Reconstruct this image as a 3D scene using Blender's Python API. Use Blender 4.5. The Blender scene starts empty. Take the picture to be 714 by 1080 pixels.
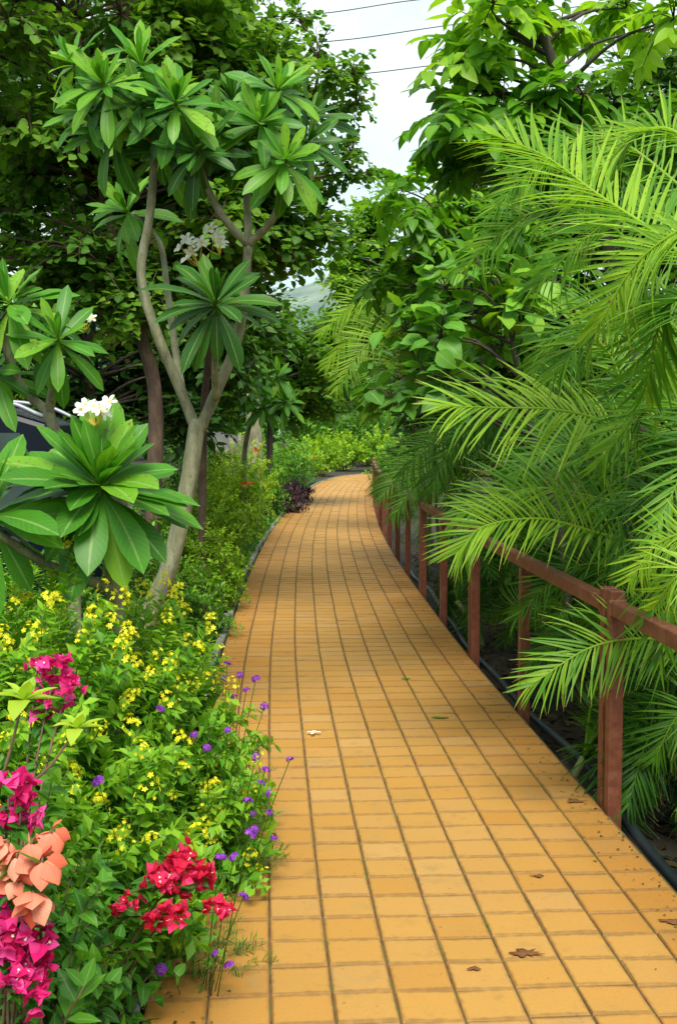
import bpy, math, random
import numpy as np
from mathutils import Vector

random.seed(11)
rng = np.random.default_rng(11)
scn = bpy.context.scene
COL = scn.collection
R = math.radians
A = lambda *a: np.array(a, float)

# ------------------------------------------------------------------ camera
FPX, CX, CY, HOR = 1254.0, 357.0, 540.0, 455.0
CAM = A(0, 0, 1.7)
PITCH = math.atan((CY - HOR) / FPX)
cp, sp_ = math.cos(PITCH), math.sin(PITCH)


def ray(px, py):
    u, v = (px - CX) / FPX, (CY - py) / FPX
    return A(u, cp + v * sp_, -sp_ + v * cp)


def P(px, py, d):
    r = ray(px, py)
    return CAM + r * (d / r[1])


def G(px, py, z=0.0):
    r = ray(px, py)
    return CAM + r * ((z - CAM[2]) / r[2])


cam_d = bpy.data.cameras.new('camera')
cam = bpy.data.objects.new('camera', cam_d)
COL.objects.link(cam)
cam.location = CAM
cam.rotation_euler = (R(90) - PITCH, 0, 0)
cam_d.sensor_fit = 'VERTICAL'
cam_d.sensor_height = 36
cam_d.lens = FPX / 1080 * 36
cam_d.clip_end = 3000
cam_d.clip_start = 0.05
scn.camera = cam

# ------------------------------------------------------------------ materials


def nt(name):
    m = bpy.data.materials.new(name)
    m.use_nodes = True
    t = m.node_tree
    b = t.nodes['Principled BSDF']
    return m, t, b, t.nodes['Material Output']


def node(t, typ, **kw):
    n = t.nodes.new(typ)
    for k, v in kw.items():
        setattr(n, k, v)
    return n


def mixc(t, fac, a, b, blend='MIX'):
    n = t.nodes.new('ShaderNodeMix')
    n.data_type = 'RGBA'
    n.blend_type = blend
    for sock, val in ((n.inputs[0], fac), (n.inputs[6], a), (n.inputs[7], b)):
        if isinstance(val, (int, float)):
            sock.default_value = val
        elif isinstance(val, tuple):
            sock.default_value = (*val[:3], 1)
        else:
            t.links.new(val, sock)
    return n.outputs[2]


def mth(t, op, a, b=None, c=None, clamp=False):
    n = t.nodes.new('ShaderNodeMath')
    n.operation = op
    n.use_clamp = clamp
    for i, val in enumerate((a, b, c)):
        if val is None:
            continue
        if isinstance(val, (int, float)):
            n.inputs[i].default_value = val
        else:
            t.links.new(val, n.inputs[i])
    return n.outputs[0]


def ramp(t, fac, stops):
    n = t.nodes.new('ShaderNodeValToRGB')
    e = n.color_ramp.elements
    while len(e) < len(stops):
        e.new(0.5)
    for el, (p, c) in zip(e, stops):
        el.position = p
        el.color = (*c[:3], 1)
    t.links.new(fac, n.inputs[0])
    return n.outputs[0]


def noise(t, scale, detail=3, coord=None, rough=0.55):
    n = t.nodes.new('ShaderNodeTexNoise')
    n.inputs['Scale'].default_value = scale
    n.inputs['Detail'].default_value = detail
    n.inputs['Roughness'].default_value = rough
    if coord is None:
        g = t.nodes.new('ShaderNodeNewGeometry')
        coord = g.outputs['Position']
    t.links.new(coord, n.inputs['Vector'])
    return n.outputs['Fac']


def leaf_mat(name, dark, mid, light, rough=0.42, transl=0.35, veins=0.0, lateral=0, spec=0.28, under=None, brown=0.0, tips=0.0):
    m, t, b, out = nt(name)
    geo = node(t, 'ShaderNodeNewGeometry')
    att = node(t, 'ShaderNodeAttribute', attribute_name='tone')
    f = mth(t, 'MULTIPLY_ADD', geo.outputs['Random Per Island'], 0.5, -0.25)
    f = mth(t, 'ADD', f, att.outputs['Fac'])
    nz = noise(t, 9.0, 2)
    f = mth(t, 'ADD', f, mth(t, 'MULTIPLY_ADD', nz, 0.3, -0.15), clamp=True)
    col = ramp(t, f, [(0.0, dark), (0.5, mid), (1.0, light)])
    uv = node(t, 'ShaderNodeUVMap')
    sx = node(t, 'ShaderNodeSeparateXYZ')
    t.links.new(uv.outputs[0], sx.inputs[0])
    du = mth(t, 'ABSOLUTE', mth(t, 'SUBTRACT', sx.outputs[0], 0.5))
    if veins > 0:
        mid_f = mth(t, 'LESS_THAN', du, 0.045)
        pale = mixc(t, 0.55, col, (0.35, 0.5, 0.16))
        col = mixc(t, mth(t, 'MULTIPLY', mid_f, veins), col, pale)
    if lateral:
        w = mth(t, 'SINE', mth(t, 'MULTIPLY', mth(t, 'SUBTRACT', sx.outputs[1], mth(t, 'MULTIPLY', du, 0.35)), lateral))
        w = mth(t, 'MULTIPLY', mth(t, 'GREATER_THAN', w, 0.82), 0.22)
        col = mixc(t, w, col, mixc(t, 0.5, col, (0.3, 0.45, 0.12)))
        bump = node(t, 'ShaderNodeBump')
        bump.inputs['Strength'].default_value = 0.25
        bump.inputs['Distance'].default_value = 0.01
        t.links.new(w, bump.inputs['Height'])
        t.links.new(bump.outputs[0], b.inputs['Normal'])
    if brown > 0:
        bn = noise(t, 60.0, 3)
        rb = mth(t, 'GREATER_THAN', mth(t, 'ADD', bn, mth(t, 'MULTIPLY', geo.outputs['Random Per Island'], 0.12)), 0.78 - brown)
        col = mixc(t, mth(t, 'MULTIPLY', rb, 0.8), col, (0.16, 0.10, 0.03))
    if tips > 0:
        tf = mth(t, 'GREATER_THAN', mth(t, 'ADD', sx.outputs[1], mth(t, 'MULTIPLY', geo.outputs['Random Per Island'], tips)), 1.0)
        col = mixc(t, mth(t, 'MULTIPLY', tf, 0.75), col, (0.22, 0.15, 0.05))
    if under:
        col = mixc(t, mth(t, 'MULTIPLY', geo.outputs['Backfacing'], 0.6), col, under)
    t.links.new(col, b.inputs['Base Color'])
    b.inputs['Roughness'].default_value = rough
    b.inputs['Specular IOR Level'].default_value = spec
    tr = node(t, 'ShaderNodeBsdfTranslucent')
    tc = mixc(t, 1.0, col, (1.35, 1.35, 0.55), 'MULTIPLY')
    t.links.new(tc, tr.inputs['Color'])
    mx = node(t, 'ShaderNodeMixShader')
    mx.inputs[0].default_value = transl
    t.links.new(b.outputs[0], mx.inputs[1])
    t.links.new(tr.outputs[0], mx.inputs[2])
    t.links.new(mx.outputs[0], out.inputs[0])
    return m


def petal_mat(name, stops, rough=0.6, transl=0.35, by_v=False, veins=None):
    m, t, b, out = nt(name)
    geo = node(t, 'ShaderNodeNewGeometry')
    if by_v:
        uv = node(t, 'ShaderNodeUVMap')
        sx = node(t, 'ShaderNodeSeparateXYZ')
        t.links.new(uv.outputs[0], sx.inputs[0])
        f = sx.outputs[1]
    else:
        att = node(t, 'ShaderNodeAttribute', attribute_name='tone')
        f = mth(t, 'ADD', att.outputs['Fac'], mth(t, 'MULTIPLY_ADD', geo.outputs['Random Per Island'], 0.6, -0.3), clamp=True)
    col = ramp(t, f, stops)
    if veins:
        uv2 = node(t, 'ShaderNodeUVMap')
        sx2 = node(t, 'ShaderNodeSeparateXYZ')
        t.links.new(uv2.outputs[0], sx2.inputs[0])
        du2 = mth(t, 'ABSOLUTE', mth(t, 'SUBTRACT', sx2.outputs[0], 0.5))
        w2 = mth(t, 'SINE', mth(t, 'MULTIPLY', mth(t, 'SUBTRACT', sx2.outputs[1], mth(t, 'MULTIPLY', du2, 0.8)), 48.0))
        w2 = mth(t, 'MAXIMUM', mth(t, 'GREATER_THAN', w2, 0.8), mth(t, 'LESS_THAN', du2, 0.03))
        col = mixc(t, mth(t, 'MULTIPLY', w2, 0.22), col, veins)
    t.links.new(col, b.inputs['Base Color'])
    b.inputs['Roughness'].default_value = rough
    b.inputs['Specular IOR Level'].default_value = 0.25
    tr = node(t, 'ShaderNodeBsdfTranslucent')
    t.links.new(col, tr.inputs['Color'])
    mx = node(t, 'ShaderNodeMixShader')
    mx.inputs[0].default_value = transl
    t.links.new(b.outputs[0], mx.inputs[1])
    t.links.new(tr.outputs[0], mx.inputs[2])
    t.links.new(mx.outputs[0], out.inputs[0])
    return m


def bark_mat(name, c1, c2, c3, scale=18, rough=0.85):
    m, t, b, out = nt(name)
    g = node(t, 'ShaderNodeNewGeometry')
    mp = node(t, 'ShaderNodeMapping')
    mp.inputs['Scale'].default_value = (1, 1, 0.35)
    t.links.new(g.outputs['Position'], mp.inputs[0])
    n1 = noise(t, scale, 5, mp.outputs[0], 0.65)
    n2 = noise(t, scale * 3.2, 4)
    col = ramp(t, n1, [(0.3, c1), (0.5, c2), (0.7, c3)])
    col = mixc(t, mth(t, 'MULTIPLY', mth(t, 'GREATER_THAN', n2, 0.62), 0.55), col, c1)
    t.links.new(col, b.inputs['Base Color'])
    b.inputs['Roughness'].default_value = rough
    bump = node(t, 'ShaderNodeBump')
    bump.inputs['Strength'].default_value = 0.5
    bump.inputs['Distance'].default_value = 0.02
    t.links.new(n1, bump.inputs['Height'])
    t.links.new(bump.outputs[0], b.inputs['Normal'])
    return m


def plain_mat(name, col, rough=0.6, metal=0.0, var=0.15, scale=30, spec=0.5, dirt=None):
    m, t, b, out = nt(name)
    n = noise(t, scale, 4)
    lo = tuple(c * (1 - var) for c in col)
    hi = tuple(min(1, c * (1 + var)) for c in col)
    c = ramp(t, n, [(0.3, lo), (0.7, hi)])
    if dirt:
        n2 = noise(t, scale * 0.3, 5)
        c = mixc(t, mth(t, 'MULTIPLY', mth(t, 'SMOOTH_MIN', mth(t, 'GREATER_THAN', n2, 0.57), 1.0, 0.1), 0.55), c, dirt)
    t.links.new(c, b.inputs['Base Color'])
    b.inputs['Roughness'].default_value = rough
    b.inputs['Metallic'].default_value = metal
    b.inputs['Specular IOR Level'].default_value = spec
    return m


M = {}
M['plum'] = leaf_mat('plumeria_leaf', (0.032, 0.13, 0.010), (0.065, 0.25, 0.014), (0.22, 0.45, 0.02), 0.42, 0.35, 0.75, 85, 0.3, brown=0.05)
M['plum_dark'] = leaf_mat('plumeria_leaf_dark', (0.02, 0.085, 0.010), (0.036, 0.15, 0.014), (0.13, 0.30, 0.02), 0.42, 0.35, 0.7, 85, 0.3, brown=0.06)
M['round'] = leaf_mat('round_leaf', (0.045, 0.13, 0.014), (0.09, 0.235, 0.02), (0.20, 0.37, 0.035), 0.48, 0.48, 0.4)
M['pinnate'] = leaf_mat('pinnate_leaf', (0.045, 0.14, 0.01), (0.125, 0.33, 0.016), (0.33, 0.55, 0.03), 0.4, 0.45, 0.5)
M['small_light'] = leaf_mat('light_leaf', (0.05, 0.15, 0.01), (0.13, 0.33, 0.016), (0.30, 0.50, 0.03), 0.45, 0.4, 0.3)
M['broad'] = leaf_mat('broad_leaf', (0.055, 0.17, 0.018), (0.12, 0.33, 0.03), (0.36, 0.55, 0.03), 0.45, 0.35, 0.6, 40)
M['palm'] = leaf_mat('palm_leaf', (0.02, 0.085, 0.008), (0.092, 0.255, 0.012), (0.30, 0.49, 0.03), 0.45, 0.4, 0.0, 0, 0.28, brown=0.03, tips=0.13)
M['dark'] = leaf_mat('dark_leaf', (0.025, 0.075, 0.010), (0.05, 0.145, 0.016), (0.11, 0.24, 0.022), 0.5, 0.35)
M['bush'] = leaf_mat('bush_leaf', (0.035, 0.135, 0.01), (0.10, 0.30, 0.014), (0.27, 0.48, 0.02), 0.45, 0.35, 0.5)
M['bush_dark'] = leaf_mat('bush_dark_leaf', (0.03, 0.105, 0.010), (0.075, 0.23, 0.015), (0.19, 0.38, 0.022), 0.48, 0.3, 0.4)
M['gold'] = leaf_mat('golden_leaf', (0.10, 0.25, 0.01), (0.24, 0.44, 0.016), (0.48, 0.60, 0.03), 0.5, 0.4)
M['lime'] = leaf_mat('lime_leaf', (0.16, 0.34, 0.02), (0.32, 0.52, 0.03), (0.5, 0.62, 0.06), 0.5, 0.4, 0.6, 30)
M['heart'] = leaf_mat('heart_leaf', (0.02, 0.10, 0.01), (0.05, 0.19, 0.014), (0.12, 0.32, 0.02), 0.42, 0.35, 0.6)
M['fern'] = leaf_mat('fine_leaf', (0.03, 0.10, 0.01), (0.065, 0.19, 0.014), (0.14, 0.30, 0.03), 0.6, 0.3)
M['purple_leaf'] = leaf_mat('purple_leaf', (0.016, 0.006, 0.012), (0.04, 0.012, 0.026), (0.10, 0.03, 0.05), 0.45, 0.2)
M['strap'] = leaf_mat('strap_leaf', (0.03, 0.11, 0.012), (0.06, 0.21, 0.018), (0.14, 0.34, 0.02), 0.42, 0.3, 0.5)
M['litter'] = leaf_mat('litter_leaf', (0.02, 0.013, 0.007), (0.04, 0.026, 0.012), (0.08, 0.05, 0.02), 0.8, 0.05)
M['magenta'] = petal_mat('magenta_bract', [(0, (0.42, 0.004, 0.06)), (0.5, (0.68, 0.012, 0.17)), (1, (0.85, 0.10, 0.40))], veins=(0.36, 0.004, 0.07))
M['red_pink'] = petal_mat('red_bract', [(0, (0.42, 0.006, 0.02)), (0.5, (0.66, 0.015, 0.06)), (1, (0.82, 0.05, 0.20))])
M['salmon'] = petal_mat('salmon_sepal', [(0, (0.66, 0.13, 0.06)), (0.5, (0.82, 0.25, 0.14)), (1, (0.88, 0.42, 0.27))], 0.65, 0.4, veins=(0.55, 0.06, 0.03))
M['yellow'] = petal_mat('yellow_petal', [(0, (0.62, 0.54, 0.01)), (0.5, (0.78, 0.74, 0.02)), (1, (0.88, 0.85, 0.07))])
M['purple'] = petal_mat('purple_petal', [(0, (0.17, 0.02, 0.34)), (0.5, (0.30, 0.05, 0.52)), (1, (0.50, 0.13, 0.66))])
M['white_plum'] = petal_mat('white_petal', [(0, (0.8, 0.6, 0.06)), (0.3, (0.82, 0.78, 0.5)), (0.5, (0.85, 0.86, 0.80))], 0.5, 0.25, True)
M['white'] = petal_mat('white_floret', [(0, (0.80, 0.74, 0.5)), (1, (0.85, 0.84, 0.76))])
M['orange'] = petal_mat('orange_petal', [(0, (0.6, 0.06, 0.01)), (0.5, (0.8, 0.14, 0.02)), (1, (0.85, 0.25, 0.04))])
M['bark_grey'] = bark_mat('plumeria_bark', (0.10, 0.10, 0.055), (0.20, 0.20, 0.11), (0.31, 0.31, 0.20), 16)
M['bark_brown'] = bark_mat('brown_bark', (0.035, 0.022, 0.014), (0.085, 0.052, 0.032), (0.15, 0.10, 0.062), 12)
M['bark_dark'] = bark_mat('dark_bark', (0.018, 0.015, 0.01), (0.045, 0.036, 0.024), (0.085, 0.07, 0.045), 14)
M['stem_green'] = plain_mat('green_stem', (0.10, 0.17, 0.03), 0.6, 0, 0.4, 25)
M['stem_brown'] = plain_mat('woody_stem', (0.13, 0.085, 0.045), 0.8, 0, 0.4, 25)
M['culm'] = plain_mat('palm_stem_skin', (0.12, 0.16, 0.03), 0.6, 0, 0.5, 9, dirt=(0.07, 0.05, 0.03))

# ------------------------------------------------------------------ mesh helpers


def norm(a):
    a = np.asarray(a, float)
    return a / np.maximum(np.linalg.norm(a, axis=-1, keepdims=True), 1e-9)


class Tpl:
    def __init__(s, v, q, uv):
        s.v, s.q, s.uv = v, q, uv


def leaf_tpl(prof, w, seg=3, bend=0.4, fold=0.25, wave=0.0, twist=0.0):
    """unit-length leaf along +Y, normal +Z, drooping by `bend` radians over its length"""
    v, uv, q = [], [], []
    y = z = 0.0
    for i in range(seg + 1):
        t = i / seg
        hw = max(w * prof(t), 0.004)
        tw = twist * t
        dz = hw * math.sin(fold) + wave * hw * (1 if i % 2 else -1)
        cxw = hw * math.cos(fold)
        up = A(0, math.sin(bend * t), math.cos(bend * t))
        for sgn, u in ((-1, 0.0), (0, 0.5), (1, 1.0)):
            o = A(0, y, z) + A(sgn * cxw * math.cos(tw), 0, 0) + up * (dz if sgn else 0) + up * (sgn * cxw * math.sin(tw))
            v.append(o)
            uv.append((u, t))
        if i < seg:
            a = -bend * (t + 0.5 / seg)
            y += math.cos(a) / seg
            z += math.sin(a) / seg
    for i in range(seg):
        a = i * 3
        q.append((a, a + 1, a + 4, a + 3))
        q.append((a + 1, a + 2, a + 5, a + 4))
    return Tpl(np.array(v), np.array(q), np.array(uv))


pr_ovate = lambda t: math.sin(math.pi * min(1, t) ** 0.72) ** 0.9
pr_ell = lambda t: math.sin(math.pi * t) ** 0.8
pr_obov = lambda t: 0.10 * (1 - t) + 0.95 * max(0.0, math.sin(math.pi * t ** 1.75)) ** 0.68
pr_round = lambda t: math.sin(math.pi * t ** 0.85) ** 0.6
pr_palm = lambda t: (min(1, 0.45 + t * 4)) * max(0.0, 1 - t ** 2.2) ** 0.8
pr_heart = lambda t: math.sin(math.pi * (0.12 + 0.88 * t) ** 0.62) ** 0.85 if t < 1 else 0
pr_petal = lambda t: 0.15 + 0.85 * math.sin(math.pi * (t * 0.9) ** 1.2) ** 0.8


def quads_tube(pts, rad, ns):
    pts = np.asarray(pts, float)
    n = len(pts)
    rad = np.asarray(rad, float).ravel()
    rad = np.interp(np.linspace(0, 1, n), np.linspace(0, 1, len(rad)), rad) if len(rad) > 1 else np.full(n, rad[0])
    tan = norm(np.gradient(pts, axis=0))
    ref = A(0, 0, 1) if abs(tan[0][2]) < 0.9 else A(1, 0, 0)
    x = norm(np.cross(tan[0], ref))
    v = []
    ang = np.linspace(0, 2 * math.pi, ns, endpoint=False)
    for i in range(n):
        x = norm(x - tan[i] * np.dot(x, tan[i]))
        yv = np.cross(tan[i], x)
        v.append(pts[i] + rad[i] * (np.cos(ang)[:, None] * x + np.sin(ang)[:, None] * yv))
    v = np.concatenate(v)
    q = []
    for i in range(n - 1):
        for k in range(ns):
            k2 = (k + 1) % ns
            q.append((i * ns + k, i * ns + k2, (i + 1) * ns + k2, (i + 1) * ns + k))
    return v, np.array(q)


class MB:
    def __init__(s):
        s.v, s.q, s.uv, s.tone, s.ngon = [], [], [], [], []
        s.n = 0

    def add(s, v, q, uv=None, tone=0.5):
        v = np.asarray(v, float).reshape(-1, 3)
        s.v.append(v)
        s.q.append(np.asarray(q, int).reshape(-1, 4) + s.n)
        s.uv.append(np.zeros((len(v), 2)) if uv is None else np.asarray(uv, float))
        s.tone.append(np.broadcast_to(np.asarray(tone, float), (len(v),)).copy())
        s.n += len(v)

    def poly(s, pts):
        pts = np.asarray(pts, float)
        s.v.append(pts)
        s.uv.append(np.zeros((len(pts), 2)))
        s.tone.append(np.full(len(pts), 0.5))
        s.ngon.append(list(range(s.n, s.n + len(pts))))
        s.n += len(pts)

    def inst(s, tpl, pos, d, up, scale=1.0, tone=0.5):
        pos = np.atleast_2d(np.asarray(pos, float))
        N = len(pos)
        if N == 0:
            return
        d = norm(np.broadcast_to(np.asarray(d, float), (N, 3)))
        up = np.broadcast_to(np.asarray(up, float), (N, 3)) + 1e-4
        X = norm(np.cross(d, up))
        Z = np.cross(X, d)
        sc = np.asarray(scale, float)
        if sc.ndim == 0:
            sc = np.full((N, 3), float(sc))
        elif sc.ndim == 1:
            sc = np.repeat(sc[:, None], 3, 1)
        lv = tpl.v[None] * sc[:, None, :]
        w = lv[..., 0:1] * X[:, None] + lv[..., 1:2] * d[:, None] + lv[..., 2:3] * Z[:, None] + pos[:, None]
        k = len(tpl.v)
        q = (tpl.q[None] + (np.arange(N) * k)[:, None, None]).reshape(-1, 4)
        tn = np.repeat(np.broadcast_to(np.asarray(tone, float), (N,)), k)
        s.add(w.reshape(-1, 3), q, np.tile(tpl.uv, (N, 1)), tn)

    def tube(s, pts, rad, ns=6, tone=0.5):
        v, q = quads_tube(pts, rad, ns)
        s.add(v, q, None, tone)
        s.ngon.append([s.n - ns + i for i in range(ns)])
        s.ngon.append([s.n - len(v) + i for i in reversed(range(ns))])

    def box(s, c, hx, hy, hz, zaxis=(0, 0, 1), xaxis=(1, 0, 0)):
        X = norm(A(*xaxis))
        Zv = norm(A(*zaxis))
        Y = norm(np.cross(Zv, X))
        X = np.cross(Y, Zv)
        v = [A(*c) + sx * hx * X + sy * hy * Y + sz * hz * Zv for sz in (-1, 1) for sy in (-1, 1) for sx in (-1, 1)]
        s.add(v, [(0, 2, 3, 1), (4, 5, 7, 6), (0, 1, 5, 4), (2, 6, 7, 3), (0, 4, 6, 2), (1, 3, 7, 5)])

    def build(s, name, mat, parent=None, origin=None, smooth=True, bevel=0):
        v = np.concatenate(s.v)
        if origin is not None:
            v = v - np.asarray(origin)
        q = np.concatenate(s.q) if s.q else np.zeros((0, 4), int)
        uv = np.concatenate(s.uv)
        me = bpy.data.meshes.new(name)
        me.vertices.add(len(v))
        me.vertices.foreach_set('co', v.ravel().astype(np.float32))
        lv = q.ravel()
        starts = list(np.arange(len(q)) * 4)
        extra, st = [], len(lv)
        for g in s.ngon:
            starts.append(st)
            extra.extend(g)
            st += len(g)
        lv = np.concatenate([lv, np.array(extra, int)]) if extra else lv
        me.loops.add(len(lv))
        me.loops.foreach_set('vertex_index', lv.astype(np.int32))
        me.polygons.add(len(starts))
        me.polygons.foreach_set('loop_start', np.array(starts, np.int32))
        me.update(calc_edges=True)
        me.polygons.foreach_set('use_smooth', np.full(len(starts), smooth))
        ul = me.uv_layers.new(name='UVMap')
        ul.data.foreach_set('uv', uv[lv].ravel().astype(np.float32))
        at = me.attributes.new('tone', 'FLOAT', 'POINT')
        at.data.foreach_set('value', np.concatenate(s.tone).astype(np.float32))
        me.materials.append(mat)
        me.update()
        o = bpy.data.objects.new(name, me)
        COL.objects.link(o)
        if parent is not None:
            o.parent = parent
        elif origin is not None:
            o.location = origin
        if bevel:
            b = o.modifiers.new('bevel', 'BEVEL')
            b.width = bevel
            b.segments = 2
        return o


def thing(name, label, cat, loc, group=None):
    o = bpy.data.objects.new(name, None)
    o.empty_display_size = 0.1
    COL.objects.link(o)
    o.location = loc
    o['label'] = label
    o['category'] = cat
    if group:
        o['group'] = group
    return o


def tag(o, label, cat, group=None, kind=None):
    o['label'] = label
    o['category'] = cat
    if group:
        o['group'] = group
    if kind:
        o['kind'] = kind
    return o


def place_copy(src, parent, loc, rot=(0, 0, 0), scale=1.0):
    c = src.copy()
    COL.objects.link(c)
    c.parent = parent
    c.location = loc
    c.rotation_euler = rot
    c.scale = (scale,) * 3
    return c


def bez(pts, n=12):
    """Catmull-Rom through pts"""
    p = np.array([2 * np.array(pts[0]) - np.array(pts[1])] + [np.array(a) for a in pts] + [2 * np.array(pts[-1]) - np.array(pts[-2])], float)
    out = []
    k = len(pts) - 1
    for i in range(k):
        a, b, c, d = p[i:i + 4]
        m = n // k + 1
        for j in range(m):
            t = j / m
            out.append(0.5 * ((2 * b) + (-a + c) * t + (2 * a - 5 * b + 4 * c - d) * t * t + (-a + 3 * b - 3 * c + d) * t ** 3))
    out.append(p[-2])
    return np.array(out)


def rand_dirs(n, zmin=-1.0, zmax=1.0):
    z = rng.uniform(zmin, zmax, n)
    a = rng.uniform(0, 2 * math.pi, n)
    r = np.sqrt(np.maximum(0, 1 - z * z))
    return np.stack([r * np.cos(a), r * np.sin(a), z], 1)


UP = A(0, 0, 1)

# ------------------------------------------------------------------ world & sun
SUN_EL, SUN_AZ = 52.0, 176.0   # azimuth measured clockwise from +Y (north)
w = bpy.data.worlds.new('World')
scn.world = w
w.use_nodes = True
t = w.node_tree
bg = t.nodes['Background']
sky = node(t, 'ShaderNodeTexSky', sky_type='NISHITA')
sky.sun_disc = False
sky.sun_elevation = R(SUN_EL)
sky.sun_rotation = R(SUN_AZ)
sky.air_density = 1.0
sky.dust_density = 2.0
tc = node(t, 'ShaderNodeTexCoord')
mp = node(t, 'ShaderNodeMapping')
mp.inputs['Scale'].default_value = (1.0, 1.0, 2.2)
t.links.new(tc.outputs['Generated'], mp.inputs[0])
n1 = noise(t, 2.6, 6, mp.outputs[0], 0.6)
cl = ramp(t, n1, [(0.30, (0.25,) * 3), (0.58, (1,) * 3)])
cn = noise(t, 1.7, 4, mp.outputs[0])
cloud = mixc(t, cn, (6.7, 8.1, 8.4), (8.0, 9.0, 9.1))
veil = mixc(t, 0.62, sky.outputs[0], (5.6, 7.9, 8.5))
t.links.new(mixc(t, cl, veil, cloud), bg.inputs[0])
bg.inputs[1].default_value = 0.082

sd = bpy.data.lights.new('sun', 'SUN')
sd.energy = 3.3
sd.angle = R(28)
sd.color = (1.0, 0.95, 0.86)
so = bpy.data.objects.new('sun', sd)
COL.objects.link(so)
dirv = Vector((math.sin(R(SUN_AZ)) * math.cos(R(SUN_EL)), math.cos(R(SUN_AZ)) * math.cos(R(SUN_EL)), math.sin(R(SUN_EL))))
so.rotation_euler = dirv.to_track_quat('Z', 'Y').to_euler()
so.location = (0, 0, 30)

scn.view_settings.view_transform = 'Standard'
scn.view_settings.look = 'None'
scn.view_settings.exposure = 0.75
scn.view_settings.gamma = 1
scn.cycles.use_denoising = True
scn.cycles.max_bounces = 10
scn.cycles.diffuse_bounces = 8
scn.cycles.glossy_bounces = 3
scn.cycles.transmission_bounces = 4
scn.cycles.caustics_reflective = False
scn.cycles.caustics_refractive = False

# ------------------------------------------------------------------ path geometry
TILE = 0.187
HALF = TILE * 5
ctrl = [(0.95, -6), (0.72, -2), (0.56, 1), (0.362, 3.42), (0.175, 6.56), (0.045, 9.0), (-0.046, 11.5), (-0.14, 14.7), (-0.2, 18.5), (-0.2, 22.4),
        (-0.11, 28.4), (0.08, 35.0), (0.5, 41.5), (1.5, 46.5), (4.0, 50.3), (8.5, 52.5), (16, 53.5), (26, 54)]
cl_pts = bez([A(x, y, 0) for x, y in ctrl], 340)
seg = np.linalg.norm(np.diff(cl_pts, axis=0), axis=1)
arc = np.concatenate([[0], np.cumsum(seg)])
STOT = arc[-1]


def C(s):
    s = np.asarray(s, float)
    return np.stack([np.interp(s, arc, cl_pts[:, i]) for i in range(3)], -1)


def PC(s, u):
    """path coordinates -> world (u>0 to the right)"""
    s = np.asarray(s, float)
    u = np.asarray(u, float)
    d = norm(C(s + 0.25) - C(s - 0.25))
    nrm = np.stack([d[..., 1], -d[..., 0], np.zeros_like(d[..., 0])], -1)
    return C(s) + nrm * u[..., None]


def s_at_y(y):
    return float(np.interp(y, cl_pts[:, 1], arc))


# tiles
mb = MB()
Smax = s_at_y(53.4)
nrow = int(Smax / TILE)
for col in range(10):
    off = rng.uniform(-0.012, 0.012) + (col % 2) * 0.006
    ss = np.arange(nrow) * TILE + off + rng.normal(0, 0.0015, nrow)
    g_u = 0.0032
    u0, u1 = -HALF + col * TILE + g_u, -HALF + (col + 1) * TILE - g_u
    if col == 9:
        u1 += 0.004
    s0, s1 = ss[:-1] + 0.0042, ss[1:] - 0.0042
    n = len(s0)
    b = 0.0038
    z = rng.normal(0, 0.0012, n)
    tx, ty = rng.normal(0, 0.0011, n), rng.normal(0, 0.0011, n)
    vs = []
    for (sa, ua, k) in ((s0 + b, u0 + b, (-1, -1)), (s0 + b, u1 - b, (-1, 1)), (s1 - b, u1 - b, (1, 1)), (s1 - b, u0 + b, (1, -1))):
        p = PC(sa, np.full(n, ua) + rng.normal(0, 0.0008, n))
        p[:, 2] = z + k[0] * tx + k[1] * ty
        vs.append(p)
    for (sa, ua) in ((s0, u0), (s0, u1), (s1, u1), (s1, u0)):
        p = PC(sa, np.full(n, ua))
        p[:, 2] = -0.005
        vs.append(p)
    for (sa, ua) in ((s0, u0), (s0, u1), (s1, u1), (s1, u0)):
        p = PC(sa, np.full(n, ua))
        p[:, 2] = -0.03
        vs.append(p)
    V = np.stack(vs, 1).reshape(-1, 3)
    fq = np.array([(0, 1, 2, 3)] + [(i, 4 + i, 4 + (i + 1) % 4, (i + 1) % 4) for i in range(4)] + [(4 + i, 8 + i, 8 + (i + 1) % 4, 4 + (i + 1) % 4) for i in range(4)])
    Q = (fq[None] + (np.arange(n) * 12)[:, None, None]).reshape(-1, 4)
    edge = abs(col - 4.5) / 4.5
    uvq = np.tile(np.array([(0, 0), (1, 0), (1, 1), (0, 1)] * 3, float), (n, 1))
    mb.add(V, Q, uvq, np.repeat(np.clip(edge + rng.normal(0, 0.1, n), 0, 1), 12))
m, t, b, out = nt('clay_paving')
geo = node(t, 'ShaderNodeNewGeometry')
rnd = geo.outputs['Random Per Island']
base = ramp(t, rnd, [(0.0, (0.43, 0.215, 0.045)), (0.12, (0.45, 0.232, 0.048)), (0.5, (0.462, 0.248, 0.057)), (0.85, (0.452, 0.248, 0.068)), (1.0, (0.48, 0.275, 0.086))])
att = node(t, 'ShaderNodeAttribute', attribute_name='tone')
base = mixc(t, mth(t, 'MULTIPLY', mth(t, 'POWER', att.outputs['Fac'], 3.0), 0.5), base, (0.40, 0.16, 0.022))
n_big = noise(t, 1.3, 5)
base = mixc(t, mth(t, 'MULTIPLY', n_big, 0.35), base, mixc(t, 1.0, base, (0.72, 0.66, 0.6), 'MULTIPLY'))
n_med = noise(t, 7.0, 6, rough=0.7)
stain = ramp(t, n_med, [(0.56, (0,) * 3), (0.70, (1,) * 3)])
base = mixc(t, mth(t, 'MULTIPLY', stain, 0.42), base, (0.22, 0.145, 0.045))
n_fine = noise(t, 120.0, 4)
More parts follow.
